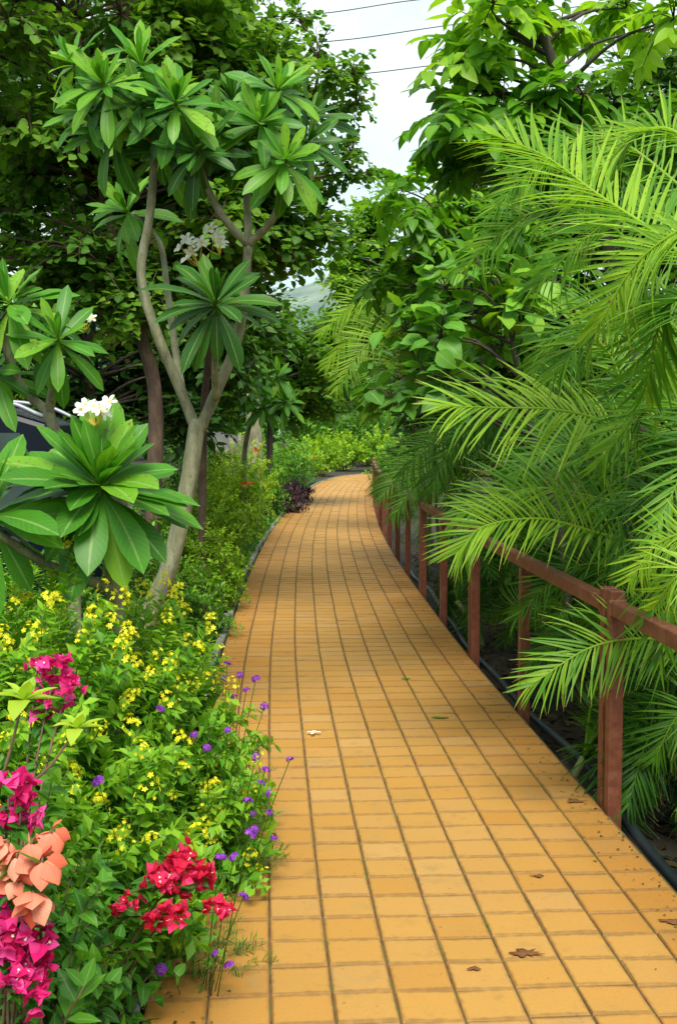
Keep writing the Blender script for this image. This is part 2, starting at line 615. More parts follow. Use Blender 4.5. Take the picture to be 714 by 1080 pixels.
base = mixc(t, 0.30, base, mixc(t, n_fine, (0.55, 0.50, 0.4), (1.35, 1.35, 1.3)), 'MULTIPLY')
n_bl = noise(t, 2.6, 7, rough=0.75)
bl = ramp(t, n_bl, [(0.55, (0,) * 3), (0.66, (1,) * 3)])
base = mixc(t, mth(t, 'MULTIPLY', bl, 0.42), base, (0.30, 0.215, 0.085))
n_sp = noise(t, 38.0, 3)
base = mixc(t, mth(t, 'MULTIPLY', mth(t, 'GREATER_THAN', n_sp, 0.70), 0.5), base, (0.16, 0.09, 0.03))
uv = node(t, 'ShaderNodeUVMap')
sx = node(t, 'ShaderNodeSeparateXYZ')
t.links.new(uv.outputs[0], sx.inputs[0])
eu = mth(t, 'ABSOLUTE', mth(t, 'SUBTRACT', sx.outputs[0], 0.5))
ev = mth(t, 'ABSOLUTE', mth(t, 'SUBTRACT', sx.outputs[1], 0.5))
ed = mth(t, 'MAXIMUM', mth(t, 'SUBTRACT', eu, 0.012), mth(t, 'ADD', ev, 0.022))
ed = mth(t, 'ADD', ed, mth(t, 'MULTIPLY_ADD', noise(t, 30, 4), 0.16, -0.08))
ef = ramp(t, ed, [(0.44, (0,) * 3), (0.53, (1,) * 3)])
base = mixc(t, mth(t, 'MULTIPLY', ef, 0.62), base, (0.14, 0.078, 0.025))
t.links.new(base, b.inputs['Base Color'])
b.inputs['Roughness'].default_value = 0.72
b.inputs['Specular IOR Level'].default_value = 0.3
bump = node(t, 'ShaderNodeBump')
bump.inputs['Strength'].default_value = 0.35
bump.inputs['Distance'].default_value = 0.004
t.links.new(mth(t, 'ADD', n_fine, n_med), bump.inputs['Height'])
t.links.new(bump.outputs[0], b.inputs['Normal'])
M['paving'] = m

# bed
mbb = MB()
ss = np.arange(0, s_at_y(53.45), 0.4)
rows = []
for (u, z) in ((-HALF - 0.0, -0.16), (-HALF - 0.0, -0.008), (HALF + 0.012, -0.008), (HALF + 0.012, -0.16)):
    p = PC(ss, np.full(len(ss), u))
    p[:, 2] = z
    rows.append(p)
V = np.stack(rows, 1).reshape(-1, 3)
Q = [(i * 4 + k, i * 4 + k + 1, (i + 1) * 4 + k + 1, (i + 1) * 4 + k) for i in range(len(ss) - 1) for k in range(3)]
mbb.add(V, Q)
m, t, b, out = nt('joint_soil')
nn = noise(t, 14, 5)
c = ramp(t, nn, [(0.35, (0.075, 0.042, 0.016)), (0.52, (0.13, 0.075, 0.026)), (0.62, (0.08, 0.10, 0.02))])
t.links.new(c, b.inputs['Base Color'])
b.inputs['Roughness'].default_value = 0.95
M['joint'] = m
path = mbb.build('path', M['joint'], smooth=False)
path['kind'] = 'structure'
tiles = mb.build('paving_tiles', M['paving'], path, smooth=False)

# moss and weeds in the joints
mw = MB()
blade = leaf_tpl(pr_palm, 0.09, 2, 0.9, 0.3)
n = 2600
ws = 0.5 + (s_at_y(30) - 0.5) * rng.random(n) ** 1.3
jc = rng.choice(np.arange(0, 10), n, p=A(5, 3, 1.5, 1, 1, 1.2, 1, 1, 1, 1.5) / 17.2)
pp = PC(ws, -HALF + jc * TILE + rng.normal(0, 0.004, n))
pp[:, 2] = -0.007
clus = noise_like = np.sin(ws * 2.1 + jc * 1.7) + np.sin(ws * 5.3 + jc * 3.1) + rng.normal(0, 0.5, n)
keep = clus > 0.55
mw.inst(blade, pp[keep], rand_dirs(n, 0.2, 0.9)[keep], UP, rng.uniform(0.010, 0.026, n)[keep], rng.uniform(0, 0.6, n)[keep])
tag(mw.build('joint_weeds', M['fern']), 'tiny green weeds sprouting in the long joints of the paved path', 'weeds', None, 'stuff')

# ground
gm = MB()
xs = np.concatenate([[-900, -300, -120, -60, -30, -18], np.linspace(-12, 12, 61), [18, 30, 60, 120, 300, 900]])
ys = np.concatenate([[-60, -20], np.linspace(-8, 40, 97), [45, 50, 60, 75, 100, 160, 300, 600, 1200]])
XX, YY = np.meshgrid(xs, ys)
ZZ = -0.13 + 0.02 * np.sin(XX * 1.9 + 0.7) * np.cos(YY * 1.3)
right = XX - np.interp(YY, cl_pts[:, 1], cl_pts[:, 0]) > HALF + 0.1
ZZ = ZZ - np.where(right & (YY < 60), 0.12, 0.0)
V = np.stack([XX, YY, ZZ], -1).reshape(-1, 3)
nx = len(xs)
Q = [(j * nx + i, j * nx + i + 1, (j + 1) * nx + i + 1, (j + 1) * nx + i) for j in range(len(ys) - 1) for i in range(nx - 1)]
gm.add(V, Q)
m, t, b, out = nt('garden_soil')
n1_ = noise(t, 3.5, 6)
n2_ = noise(t, 45, 5)
c = ramp(t, n1_, [(0.35, (0.022, 0.016, 0.010)), (0.55, (0.036, 0.027, 0.015)), (0.68, (0.03, 0.042, 0.012))])
c = mixc(t, 0.5, c, mixc(t, n2_, (0.3, 0.28, 0.25), (1.7, 1.6, 1.4)), 'MULTIPLY')
t.links.new(c, b.inputs['Base Color'])
b.inputs['Roughness'].default_value = 0.95
bump = node(t, 'ShaderNodeBump')
bump.inputs['Strength'].default_value = 0.8
bump.inputs['Distance'].default_value = 0.03
t.links.new(n2_, bump.inputs['Height'])
t.links.new(bump.outputs[0], b.inputs['Normal'])
g = gm.build('ground', m)
g['kind'] = 'structure'

# kerb on the left
mk = MB()
s = 0.3
while s < s_at_y(48):
    L = rng.uniform(0.85, 1.0)
    du = rng.normal(0, 0.008)
    u = -HALF - 0.05 + du
    dz = rng.normal(0, 0.006)
    a, bb = PC(s, np.array(u)), PC(s + L - 0.012, np.array(u + rng.normal(0, 0.006)))
    c = (a + bb) / 2
    d = norm(bb - a)
    mk.box(c + A(0, 0, -0.065 + dz), 0.03, np.linalg.norm(bb - a) / 2, 0.085, (0, 0, 1), np.cross(d, UP))
    s += L
mat_k = plain_mat('kerb_concrete', (0.19, 0.195, 0.15), 0.9, 0, 0.4, 22, dirt=(0.06, 0.085, 0.035))
k = mk.build('kerb', mat_k, smooth=False, bevel=0.012)
k['kind'] = 'structure'

# ------------------------------------------------------------------ fence on the right
M['fence'] = plain_mat('brown_paint', (0.165, 0.052, 0.026), 0.5, 0, 0.3, 26, 0.4, dirt=(0.21, 0.085, 0.05))
UF = HALF + 0.038
s_first = s_at_y(5.22)
PIT = 1.83
fence = thing('handrail_fence', 'reddish brown metal handrail fence with single and paired posts along the path', 'fence', PC(s_first, np.array(UF)))
fo = np.array(fence.location)
RAILZ = 0.955


def post(s, u=UF, top=RAILZ, w=0.034):
    q = MB()
    p = PC(s, np.array(u))
    d = norm(PC(s + 0.1, np.array(u)) - PC(s - 0.1, np.array(u)))
    q.box(p + A(0, 0, (top - 0.3) / 2), w, w, (top + 0.3) / 2, (0, 0, 1), d)
    q.build('post', M['fence'], fence, fo, False, 0.005)


i = -2
while True:
    s = s_first + i * PIT
    if s > s_at_y(33):
        break
    if i % 2 == 0:
        post(s - 0.055, top=RAILZ + 0.045, w=0.032)
        post(s + 0.055, top=RAILZ + 0.045, w=0.032)
        # rail of this panel, from here to the next pair
        q = MB()
        sa = np.linspace(s + 0.0875, s + 2 * PIT - 0.0875, 9)
        for j in range(8):
            a, bb = PC(sa[j], np.array(UF)), PC(sa[j + 1], np.array(UF))
            if j == 0:
                rowv = []
        pts = PC(sa, np.full(9, UF))
        dv = norm(PC(sa + 0.1, np.full(9, UF)) - PC(sa - 0.1, np.full(9, UF)))
        nv = np.stack([dv[:, 1], -dv[:, 0], np.zeros(9)], -1)
        V = np.stack([pts - nv * 0.033 + UP * (RAILZ - 0.066), pts + nv * 0.033 + UP * (RAILZ - 0.066), pts + nv * 0.033 + UP * RAILZ, pts - nv * 0.033 + UP * RAILZ], 1).reshape(-1, 3)
        Q = [(j * 4 + k_, j * 4 + (k_ + 1) % 4, (j + 1) * 4 + (k_ + 1) % 4, (j + 1) * 4 + k_) for j in range(8) for k_ in range(4)]
        q.add(V, Q)
        q.ngon += [[0, 1, 2, 3], [35, 34, 33, 32]]
        rl = q.build('rail', M['fence'], fence, fo, False)
        bm_ = rl.modifiers.new('bevel', 'BEVEL')
        bm_.width = 0.006
        bm_.segments = 2
        bm_.limit_method = 'ANGLE'
        bm_.angle_limit = R(40)
    else:
        post(s, top=RAILZ - 0.068, w=0.032)
    i += 1

# hose along the outside of the path
mh = MB()
sa = np.arange(0.5, s_at_y(16), 0.25)
pts = PC(sa, HALF + 0.15 + 0.025 * np.sin(sa * 1.1) + 0.015 * np.sin(sa * 2.7))
pts[:, 2] = -0.085 + 0.012 * np.sin(sa * 1.7)
mh.tube(pts, 0.024, 10)
pm = plain_mat('pipe_plastic', (0.018, 0.028, 0.033), 0.45, 0, 0.2, 12, dirt=(0.05, 0.045, 0.035))
tag(mh.build('water_pipe', pm), 'dark blue-grey plastic pipe lying on soil outside the brown fence', 'pipe')

# ------------------------------------------------------------------ leaf templates
T_plum = [leaf_tpl(pr_obov, 0.122, 7, b_, 0.22, 0.04) for b_ in (0.15, 0.45, 0.75)]
T_plumw = [leaf_tpl(pr_obov, 0.150, 8, b_, 0.2, 0.03) for b_ in (0.1, 0.35, 0.6)]
T_round = [leaf_tpl(pr_round, 0.46, 3, b_, f_) for b_, f_ in ((0.3, 0.15), (0.6, 0.3), (0.1, 0.25))]
T_ovate = [leaf_tpl(pr_ovate, 0.26, 3, b_, f_) for b_, f_ in ((0.3, 0.2), (0.7, 0.3), (0.1, 0.3))]
T_pin = [leaf_tpl(pr_ovate, 0.25, 4, b_, f_, 0.05) for b_, f_ in ((0.25, 0.15), (0.6, 0.25), (0.9, 0.2))]
T_broad = [leaf_tpl(pr_ovate, 0.36, 5, b_, f_, 0.07) for b_, f_ in ((0.3, 0.15), (0.7, 0.2), (0.9, 0.1))]
T_ell = [leaf_tpl(pr_ell, 0.26, 2, b_, f_) for b_, f_ in ((0.3, 0.3), (0.7, 0.35), (0.0, 0.2))]
T_heart = [leaf_tpl(pr_heart, 0.34, 4, b_, f_, 0.05) for b_, f_ in ((0.4, 0.2), (0.8, 0.3), (0.1, 0.2))]
T_palm = [leaf_tpl(pr_palm, 0.023, 5, b_, 0.5) for b_ in (0.25, 0.6, 1.0)]
T_fine = [leaf_tpl(pr_palm, 0.06, 2, b_, 0.2) for b_ in (0.2, 0.6)]
T_strap = [leaf_tpl(pr_ell, 0.10, 6, b_, 0.3) for b_ in (0.3, 0.8)]


def scatter(mbx, tpls, pos, d, up, sc, tone):
    n = len(pos)
    k = rng.integers(0, len(tpls), n)
    sc = np.broadcast_to(np.asarray(sc, float), (n,))
    tone = np.broadcast_to(np.asarray(tone, float), (n,))
    for i_, tp in enumerate(tpls):
        mm = k == i_
        mbx.inst(tp, pos[mm], d[mm], up[mm], sc[mm], tone[mm])


# ------------------------------------------------------------------ trees
def sample_clumps(ells, per):
    out_ = []
    for (c, rr, n) in ells:
        d = rand_dirs(n)
        rad = rng.uniform(0.35, 1.0, n) ** 0.6
        out_.append(np.asarray(c) + d * rad[:, None] * np.asarray(rr))
    return np.concatenate(out_)


def make_tree(name, label, base, trunk_pts, r0, clumps, clump_r, leafmat, barkmat, style, leaf, group=None, nt_=14, nl=9, tone0=0.5, up_tone=0.25, tone_rand=0.12, limb_r=0.03, cat='tree', limbs=True):
    root = thing(name, label, cat, base, group)
    tb = MB()
    tp = bez(trunk_pts, 16)
    tr = np.linspace(r0, r0 * 0.35, len(tp))
    tb.tube(tp, tr * (1 + 0.06 * np.sin(np.arange(len(tp)) * 2.3)), 10)
    lb = MB()
    zmin, zmax = clumps[:, 2].min(), clumps[:, 2].max()
    for c in clumps:
        cr = clump_r * rng.uniform(0.75, 1.25)
        if limbs:
            dist = np.linalg.norm(tp - c, axis=1) + 1.2 * np.maximum(0, tp[:, 2] - c[2] + 0.25)
            k_ = int(np.argmin(dist))
            a = tp[k_]
            midp = a * 0.45 + c * 0.55 + A(rng.normal(0, 0.08), rng.normal(0, 0.08), 0.08)
            L = np.linalg.norm(c - a)
            tb.tube(bez([a, midp, c], 6), np.linspace(limb_r * min(1, 0.5 + L * 0.4), 0.006, 7), 5)
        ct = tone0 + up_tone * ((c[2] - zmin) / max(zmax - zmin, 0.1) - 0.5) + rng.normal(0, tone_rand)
        d = norm(rand_dirs(nt_, -0.75, 1.0) + A(0, 0, 0.15))
        for j in range(nt_):
            L = cr * rng.uniform(0.7, 1.25)
            tip = c + d[j] * L + A(0, 0, -0.25 * L * (1 - abs(d[j][2])))
            pts = bez([c, c + d[j] * L * 0.55 + A(0, 0, 0.03), tip], 4)
            tb.tube(pts, np.linspace(0.006, 0.0025, len(pts)), 3)
            if style == 'alt':
                tt = np.linspace(0.2, 1.0, nl)
                p = np.stack([np.interp(tt * (len(pts) - 1), np.arange(len(pts)), pts[:, a_]) for a_ in range(3)], 1)
                side = norm(np.cross(d[j], UP + 0.01))
                sg = np.where(np.arange(nl) % 2 == 0, 1, -1)[:, None]
                dd = norm(d[j] * 0.55 + side * sg * 0.9 + rng.normal(0, 0.35, (nl, 3)) + A(0, 0, -0.15))
                un = norm(A(0, 0, 1) + 0.5 * d[j] + rng.normal(0, 0.35, (nl, 3)))
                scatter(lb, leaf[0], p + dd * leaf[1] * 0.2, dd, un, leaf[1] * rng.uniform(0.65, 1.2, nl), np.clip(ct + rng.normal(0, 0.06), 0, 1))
            else:
                # compound leaf: leaflets in a row on both sides of the twig, plus one at its end
                ax = norm(tip - c)
                side = norm(np.cross(ax, UP + 0.01))
                npair = leaf[2]
                tt = np.repeat(np.linspace(0.25, 0.95, npair), 2)
                sg = np.tile([1, -1], npair)[:, None]
                p = np.stack([np.interp(tt * (len(pts) - 1), np.arange(len(pts)), pts[:, a_]) for a_ in range(3)], 1)
                dd = norm(ax * 0.55 + side * sg * 0.85 + A(0, 0, -0.18) + rng.normal(0, 0.16, (len(tt), 3)))
                un = norm(UP * 0.8 + rng.normal(0, 0.25, 3) + rng.normal(0, 0.15, (len(tt), 3)) + 0.3 * d[j])
                p = np.concatenate([p, pts[-1:]])
                dd = np.concatenate([dd, norm(ax + A(0, 0, -0.2))[None]])
                un = np.concatenate([un, UP[None]])
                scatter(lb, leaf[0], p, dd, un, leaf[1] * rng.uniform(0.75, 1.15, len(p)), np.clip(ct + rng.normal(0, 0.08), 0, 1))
    tb.build('trunk', barkmat, root, base)
    lb.build('crown', leafmat, root, base)
    return root


# --- left side
base = A(*P(150, 455, 10.3)[:2], -0.13)
tk = [base, P(165, 440, 10.3), P(148, 350, 10.2), P(120, 250, 10.2), P(95, 130, 10.2), P(80, 20, 10.2)]
ell = [(P(60, 50, 10.2), (1.75, 1.2, 1.5), 70), (P(110, 230, 10.4), (1.6, 1.0, 0.9), 36), (P(225, 100, 10.3), (0.5, 0.7, 1.1), 26),
       (P(250, 250, 10.5), (0.6, 0.7, 0.5), 16)]
cl1 = sample_clumps(ell, 1)
make_tree('shade_tree', 'large dark tree with rounded leaves and brown trunk behind the forked frangipani', base, tk, 0.075, cl1, 0.42, M['round'], M['bark_brown'], 'alt',
          (T_round, 0.095), nt_=24, nl=11, tone0=0.66, limb_r=0.016, tone_rand=0.2)
base = A(*P(212, 455, 11.4)[:2], -0.13)
tk = [base, P(216, 420, 11.4), P(240, 300, 11.2), P(280, 200, 11.0), P(330, 110, 11.0)]
cl2 = np.array([P(x, y, 11 + rng.normal(0, 0.25)) for x, y in ((318, 25), (335, 60), (352, 85), (372, 78), (378, 110), (362, 120), (340, 110), (310, 85), (296, 60), (372, 160), (356, 175), (380, 185),
                (330, 160), (300, 130), (290, 170), (310, 205), (335, 215), (350, 245), (320, 245), (295, 245), (275, 215), (280, 262), (285, 100), (338, 235), (345, 205), (262, 180), (268, 60), (280, 30))])
make_tree('shade_tree', 'slender tree whose small rounded leaves reach out against the pale sky', base, tk, 0.045, cl2, 0.20, M['round'], M['bark_brown'], 'alt',
          (T_round, 0.075), nt_=13, nl=8, tone0=0.5, limb_r=0.02)
base = A(*P(284, 455, 26)[:2], -0.13)
ell = [(P(300, 385, 26), (1.3, 1.2, 1.25), 34), (P(345, 388, 27), (0.75, 1.0, 1.2), 16), (P(245, 375, 25), (1.1, 1.0, 1.3), 22)]
make_tree('shade_tree', 'low dark rounded tree beside the path bend, below the far hill', base, [base, P(286, 430, 26), P(296, 360, 26)], 0.09, sample_clumps(ell, 1), 0.6, M['round'], M['bark_dark'], 'alt',
          (T_round, 0.17), nt_=16, nl=9, tone0=0.42)
base = A(*P(90, 455, 15)[:2], -0.13)
ell = [(P(90, 330, 15), (2.9, 1.0, 1.7), 70), (P(215, 330, 15.5), (0.9, 0.8, 1.3), 26), (P(60, 440, 15), (2.4, 0.8, 0.35), 22), (P(70, 130, 15), (2.4, 1.0, 2.0), 70), (P(205, 130, 15), (0.75, 0.8, 1.7), 30)]
make_tree('evergreen_tree', 'broad dark evergreen filling the gap behind the parked car', base, [base, P(95, 400, 15), P(90, 300, 15), P(80, 150, 15), P(80, 60, 15)], 0.13, sample_clumps(ell, 1), 0.52, M['dark'], M['bark_dark'], 'alt',
          (T_ovate, 0.17), nt_=16, nl=9, tone0=0.5)

# --- right side
base = A(2.5, 9.0, -0.25)
tk = [base, A(2.35, 9.0, 1.2), A(2.1, 8.9, 2.6), P(600, 120, 8.7), P(570, 30, 8.6)]
pts_ = [(500, 22), (520, 4), (560, 12), (590, 30), (545, 45), (500, 60), (480, 95), (520, 85), (615, 100), (575, 115), (530, 120), (490, 125), 
        (505, 150), (550, 150), (690, 30), (660, 8), (710, 20), (640, 15), (600, 150), (475, 150), (620, 180), (690, 190), (475, 108), (640, 138), (690, 130), (700, 158), (535, 25), (520, 180), (570, 185)]
cl = np.array([P(x, y, 8.7 + rng.normal(0, 0.3)) for x, y in pts_])
make_tree('pinnate_tree', 'tall airy tree with bright feathered leaves, its top against the sky on the fence side', base, tk, 0.09, cl, 0.30, M['pinnate'], M['bark_dark'], 'pin',
          (T_pin, 0.19, 4), nt_=7, tone0=0.5, up_tone=0.85, tone_rand=0.1, limb_r=0.022)
base = A(1.75, 12.2, -0.25)
pts_ = [(425, 200), (440, 225), (415, 230), (450, 250), (475, 215), (500, 230), (470, 260), (495, 275), (430, 275), (455, 300), (525, 240), (540, 270), (520, 300), (410, 300), (480, 310), (500, 195), (560, 230), (580, 270)]
cl = np.array([P(x, y, 12 + rng.normal(0, 0.35)) for x, y in pts_])
make_tree('pinnate_tree', 'mid-sized bright green feather-leaved tree behind the palms, lower than its tall neighbour', base, [base, A(1.6, 12.2, 1.5), A(1.4, 12.1, 2.7), A(1.1, 12, 3.6)], 0.07, cl, 0.33, M['pinnate'], M['bark_dark'], 'pin',
          (T_pin, 0.20, 4), nt_=9, tone0=0.42, up_tone=0.6, limb_r=0.02)
base = A(1.5, 19.5, -0.25)
ell = [(P(392, 290, 19), (0.55, 0.7, 0.75), 30), (P(425, 340, 19), (0.7, 0.7, 0.9), 24), (P(372, 300, 20), (0.25, 0.4, 0.4), 8), (P(395, 245, 19), (0.22, 0.4, 0.35), 8)]
make_tree('small_leaved_tree', 'light green bushy tree rising where the path bends out of sight', base, [base, A(1.3, 19.4, 1.5), A(1.0, 19.2, 3.0), A(0.8, 19, 4)], 0.08, sample_clumps(ell, 1), 0.38, M['small_light'], M['bark_dark'], 'alt',
          (T_ovate, 0.13), nt_=15, nl=8, tone0=0.55, up_tone=0.3)
base = A(1.55, 7.9, -0.25)
pts_ = [(520, 300), (560, 310), (585, 300), (540, 330), (500, 330), (470, 305), (450, 330), (430, 350), (465, 360), (500, 370), (530, 365), (440, 390), (470, 400), (420, 400), (445, 430), (505, 290), (485, 285), (420, 430), (560, 350)]
cl = np.array([P(x, y, 7.9 + rng.normal(0, 0.3)) for x, y in pts_])
make_tree('broadleaf_sapling', 'broad-leaved sapling with large soft green leaves rising among the palms by the rail', base, [base, A(1.5, 7.9, 0.9), A(1.25, 7.9, 1.8), A(1.1, 7.9, 2.5)], 0.035, cl, 0.20, M['broad'], M['bark_dark'], 'alt',
          (T_broad, 0.17), nt_=6, nl=4, tone0=0.35, up_tone=0.5, limb_r=0.014)
base = A(4.6, 14.5, -0.25)
ell = [(P(620, 300, 14), (2.3, 1.2, 1.75), 64), (P(740, 420, 13), (1.8, 1.0, 1.2), 30), (P(500, 400, 15), (1.0, 0.8, 1.2), 28), (P(705, 160, 14), (1.1, 1.0, 1.1), 26), (P(580, 190, 14.5), (1.0, 0.8, 0.9), 22), (P(620, 230, 13.5), (1.1, 0.6, 0.8), 24)]
make_tree('evergreen_tree', 'dense dark evergreen closing the view behind the palms', base, [base, A(4.4, 14.3, 2), A(4, 14, 4), A(3.6, 14, 5)], 0.14, sample_clumps(ell, 1), 0.5, M['dark'], M['bark_dark'], 'alt',
          (T_ovate, 0.17), nt_=16, nl=9, tone0=0.55)

# ------------------------------------------------------------------ palms
def frond_mesh(pts, leaflet, n=49, t0=0.2, w=1.0, tone=0.5, droop=1, vee=0.3, up=UP):
    q = MB()
    c = bez(pts, 24)
    m_ = len(c)
    q.tube(c, np.linspace(0.011, 0.002, m_), 5, min(1, tone + 0.25))
    tt = np.repeat(np.linspace(t0, 1.0, n) ** 0.95, 2)
    tt = np.clip(tt + rng.normal(0, 0.004, 2 * n), 0, 1)
    sg = np.tile([1.0, -1.0], n)[:, None]
    idx = tt * (m_ - 1)
    p = np.stack([np.interp(idx, np.arange(m_), c[:, a]) for a in range(3)], 1)
    tan = norm(np.gradient(c, axis=0))
    tg = norm(np.stack([np.interp(idx, np.arange(m_), tan[:, a]) for a in range(3)], 1))
    side = norm(np.cross(tg, up))
    nn_ = np.cross(side, tg)
    rel = (tt - t0) / (1 - t0)
    ang = np.radians(np.interp(rel, [0, 0.3, 0.8, 1], [62, 52, 36, 14]) + rng.normal(0, 6, 2 * n))[:, None]
    dd = norm(tg * np.cos(ang) + (side * sg * math.cos(vee) + nn_ * math.sin(vee)) * np.sin(ang))
    L = leaflet * np.interp(rel, [0, 0.15, 0.5, 0.85, 1], [0.7, 0.95, 1.0, 0.72, 0.38]) * rng.uniform(0.82, 1.1, 2 * n) * np.where(rng.random(2 * n) < 0.04, 0.5, 1.0)
    un = norm(nn_ * 0.75 + UP * 0.35 + side * sg * -0.35 + rng.normal(0, 0.12, (2 * n, 3)))
    k = rng.integers(0, 2, 2 * n) if droop < 1 else (rng.integers(0, 3, 2 * n) if droop == 1 else rng.integers(1, 3, 2 * n))
    tn = np.clip(tone + rng.normal(0, 0.05, 2 * n), 0, 1)
    for i_ in range(3):
        mm = k == i_
        if mm.any():
            s3 = np.stack([np.full(mm.sum(), leaflet * w), L[mm], L[mm]], 1)
            q.inst(T_palm[i_], p[mm], dd[mm], un[mm], s3, tn[mm])
    return q


def edge_u(x, y):
    return x - (np.interp(y, cl_pts[:, 1], cl_pts[:, 0]) + HALF)


def palm(label, bx, by, nf, Lr, hts, explicit=(), leaflet=0.36, tone=0.45, n=42, az_range=(0, 360), tmax=0.75, group='areca palms along the fence', over=0.05):
    base = A(bx, by, -0.25)
    root = thing('areca_palm', label, 'palm', base, group)
    tops = []
    for k_ in range(len(hts)):
        o = A(rng.normal(0, 0.16), rng.normal(0, 0.16), 0)
        h = hts[k_]
        lean = A(rng.normal(0, 0.12), rng.normal(0, 0.12), 0)
        pts = bez([base + o, base + o + A(0, 0, h * 0.5) + lean * 0.4, base + o + A(0, 0, h) + lean], 10)
        q = MB()
        rr = np.linspace(0.032, 0.022, len(pts))
        q.tube(pts, rr, 8)
        q.build('stem', M['culm'], root, base)
        tops.append(pts[-1])
    for e in explicit:
        frond_mesh(*e[:2], **e[2]).build('frond', M['palm'], root, base)
    made = tries = 0
    while made < nf and tries < nf * 12:
        tries += 1
        p0 = tops[tries % len(tops)]
        az = R(rng.uniform(*az_range))
        el = R(rng.uniform(15, 82))
        L = rng.uniform(*Lr)
        h = A(math.cos(az), math.sin(az), 0)
        p1 = p0 + L * 0.35 * (h * math.cos(el) + UP * math.sin(el))
        e2 = el - R(rng.uniform(30, 50))
        p2 = p1 + L * 0.35 * (h * math.cos(e2) + UP * math.sin(e2))
        e3 = e2 - R(rng.uniform(35, 60))
        p3 = p2 + L * 0.32 * (h * math.cos(e3) + UP * math.sin(e3))
        if edge_u(p3[0], p3[1]) < -over or edge_u(p2[0], p2[1]) < -over or p3[1] < 2.6 or (p3[2] < 0.75 and edge_u(p3[0], p3[1]) < (0.3 if over > 0 else 0.08)):
            continue
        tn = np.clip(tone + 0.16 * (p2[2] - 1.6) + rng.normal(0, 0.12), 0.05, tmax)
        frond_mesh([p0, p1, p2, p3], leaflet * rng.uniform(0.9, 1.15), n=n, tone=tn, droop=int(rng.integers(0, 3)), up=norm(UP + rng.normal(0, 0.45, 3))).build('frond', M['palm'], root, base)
        made += 1
    return root


E = lambda pts, lf, **k: ([P(*p) for p in pts], lf, {'up': A(0.1, -0.8, 0.6), **k})
palm('nearest feathery palm clump, its big bright fronds leaning in at the picture edge', 2.25, 5.4, 34, (1.3, 1.9), (0.9, 1.3, 1.6, 0.6), [
    E([(735, 285, 4.6), (690, 245, 4.7), (630, 205, 4.9), (575, 165, 5.1), (520, 142, 5.3)], 0.44, n=48, t0=0.02, tone=0.75, droop=0, vee=0.3, w=1.1, up=A(0.3, -0.9, 0.25)),
    E([(745, 235, 4.3), (705, 250, 4.4), (665, 285, 4.5), (630, 345, 4.6)], 0.34, n=44, t0=0.0, tone=0.8, droop=1, vee=0.2),
    E([(770, 560, 4.3), (730, 560, 4.4), (692, 575, 4.5), (665, 610, 4.55)], 0.22, n=38, t0=0.0, tone=0.85, droop=1, vee=0.3),
    E([(770, 620, 4.1), (745, 600, 4.1), (715, 607, 4.1), (690, 640, 4.2)], 0.20, n=38, t0=0.0, tone=0.85, droop=1, vee=0.3),
    E([(735, 690, 5.3), (690, 674, 5.25), (625, 682, 5.15), (560, 722, 5.1)], 0.32, n=43, t0=0.1, tone=0.6, droop=1, vee=0.2),
    E([(760, 330, 4.3), (730, 310, 4.4), (700, 330, 4.5), (680, 410, 4.6)], 0.40, n=39, t0=0.0, tone=0.45, droop=2, vee=0.1),
    E([(770, 300, 5.0), (705, 228, 5.2), (640, 235, 5.4), (565, 300, 5.5)], 0.36, n=52, t0=0.05, tone=0.55, droop=1),
    E([(765, 420, 5.0), (705, 340, 5.2), (640, 335, 5.4), (585, 395, 5.5)], 0.34, n=52, t0=0.05, tone=0.5, droop=1),
    E([(745, 220, 6.0), (650, 148, 6.2), (585, 158, 6.3), (520, 220, 6.4)], 0.36, n=52, t0=0.05, tone=0.55, droop=1),
    E([(740, 160, 5.2), (700, 135, 5.3), (660, 150, 5.4), (610, 210, 5.5)], 0.34, n=52, t0=0.05, tone=0.75, droop=1),
    E([(760, 480, 4.9), (720, 430, 5.0), (680, 430, 5.1), (630, 490, 5.2)], 0.32, n=52, t0=0.05, tone=0.55, droop=1),
    E([(790, 790, 5.2), (750, 750, 5.2), (715, 755, 5.2), (690, 800, 5.2)], 0.26, n=38, t0=0.05, tone=0.4, droop=1, vee=0.2),
], leaflet=0.36, tone=0.22)
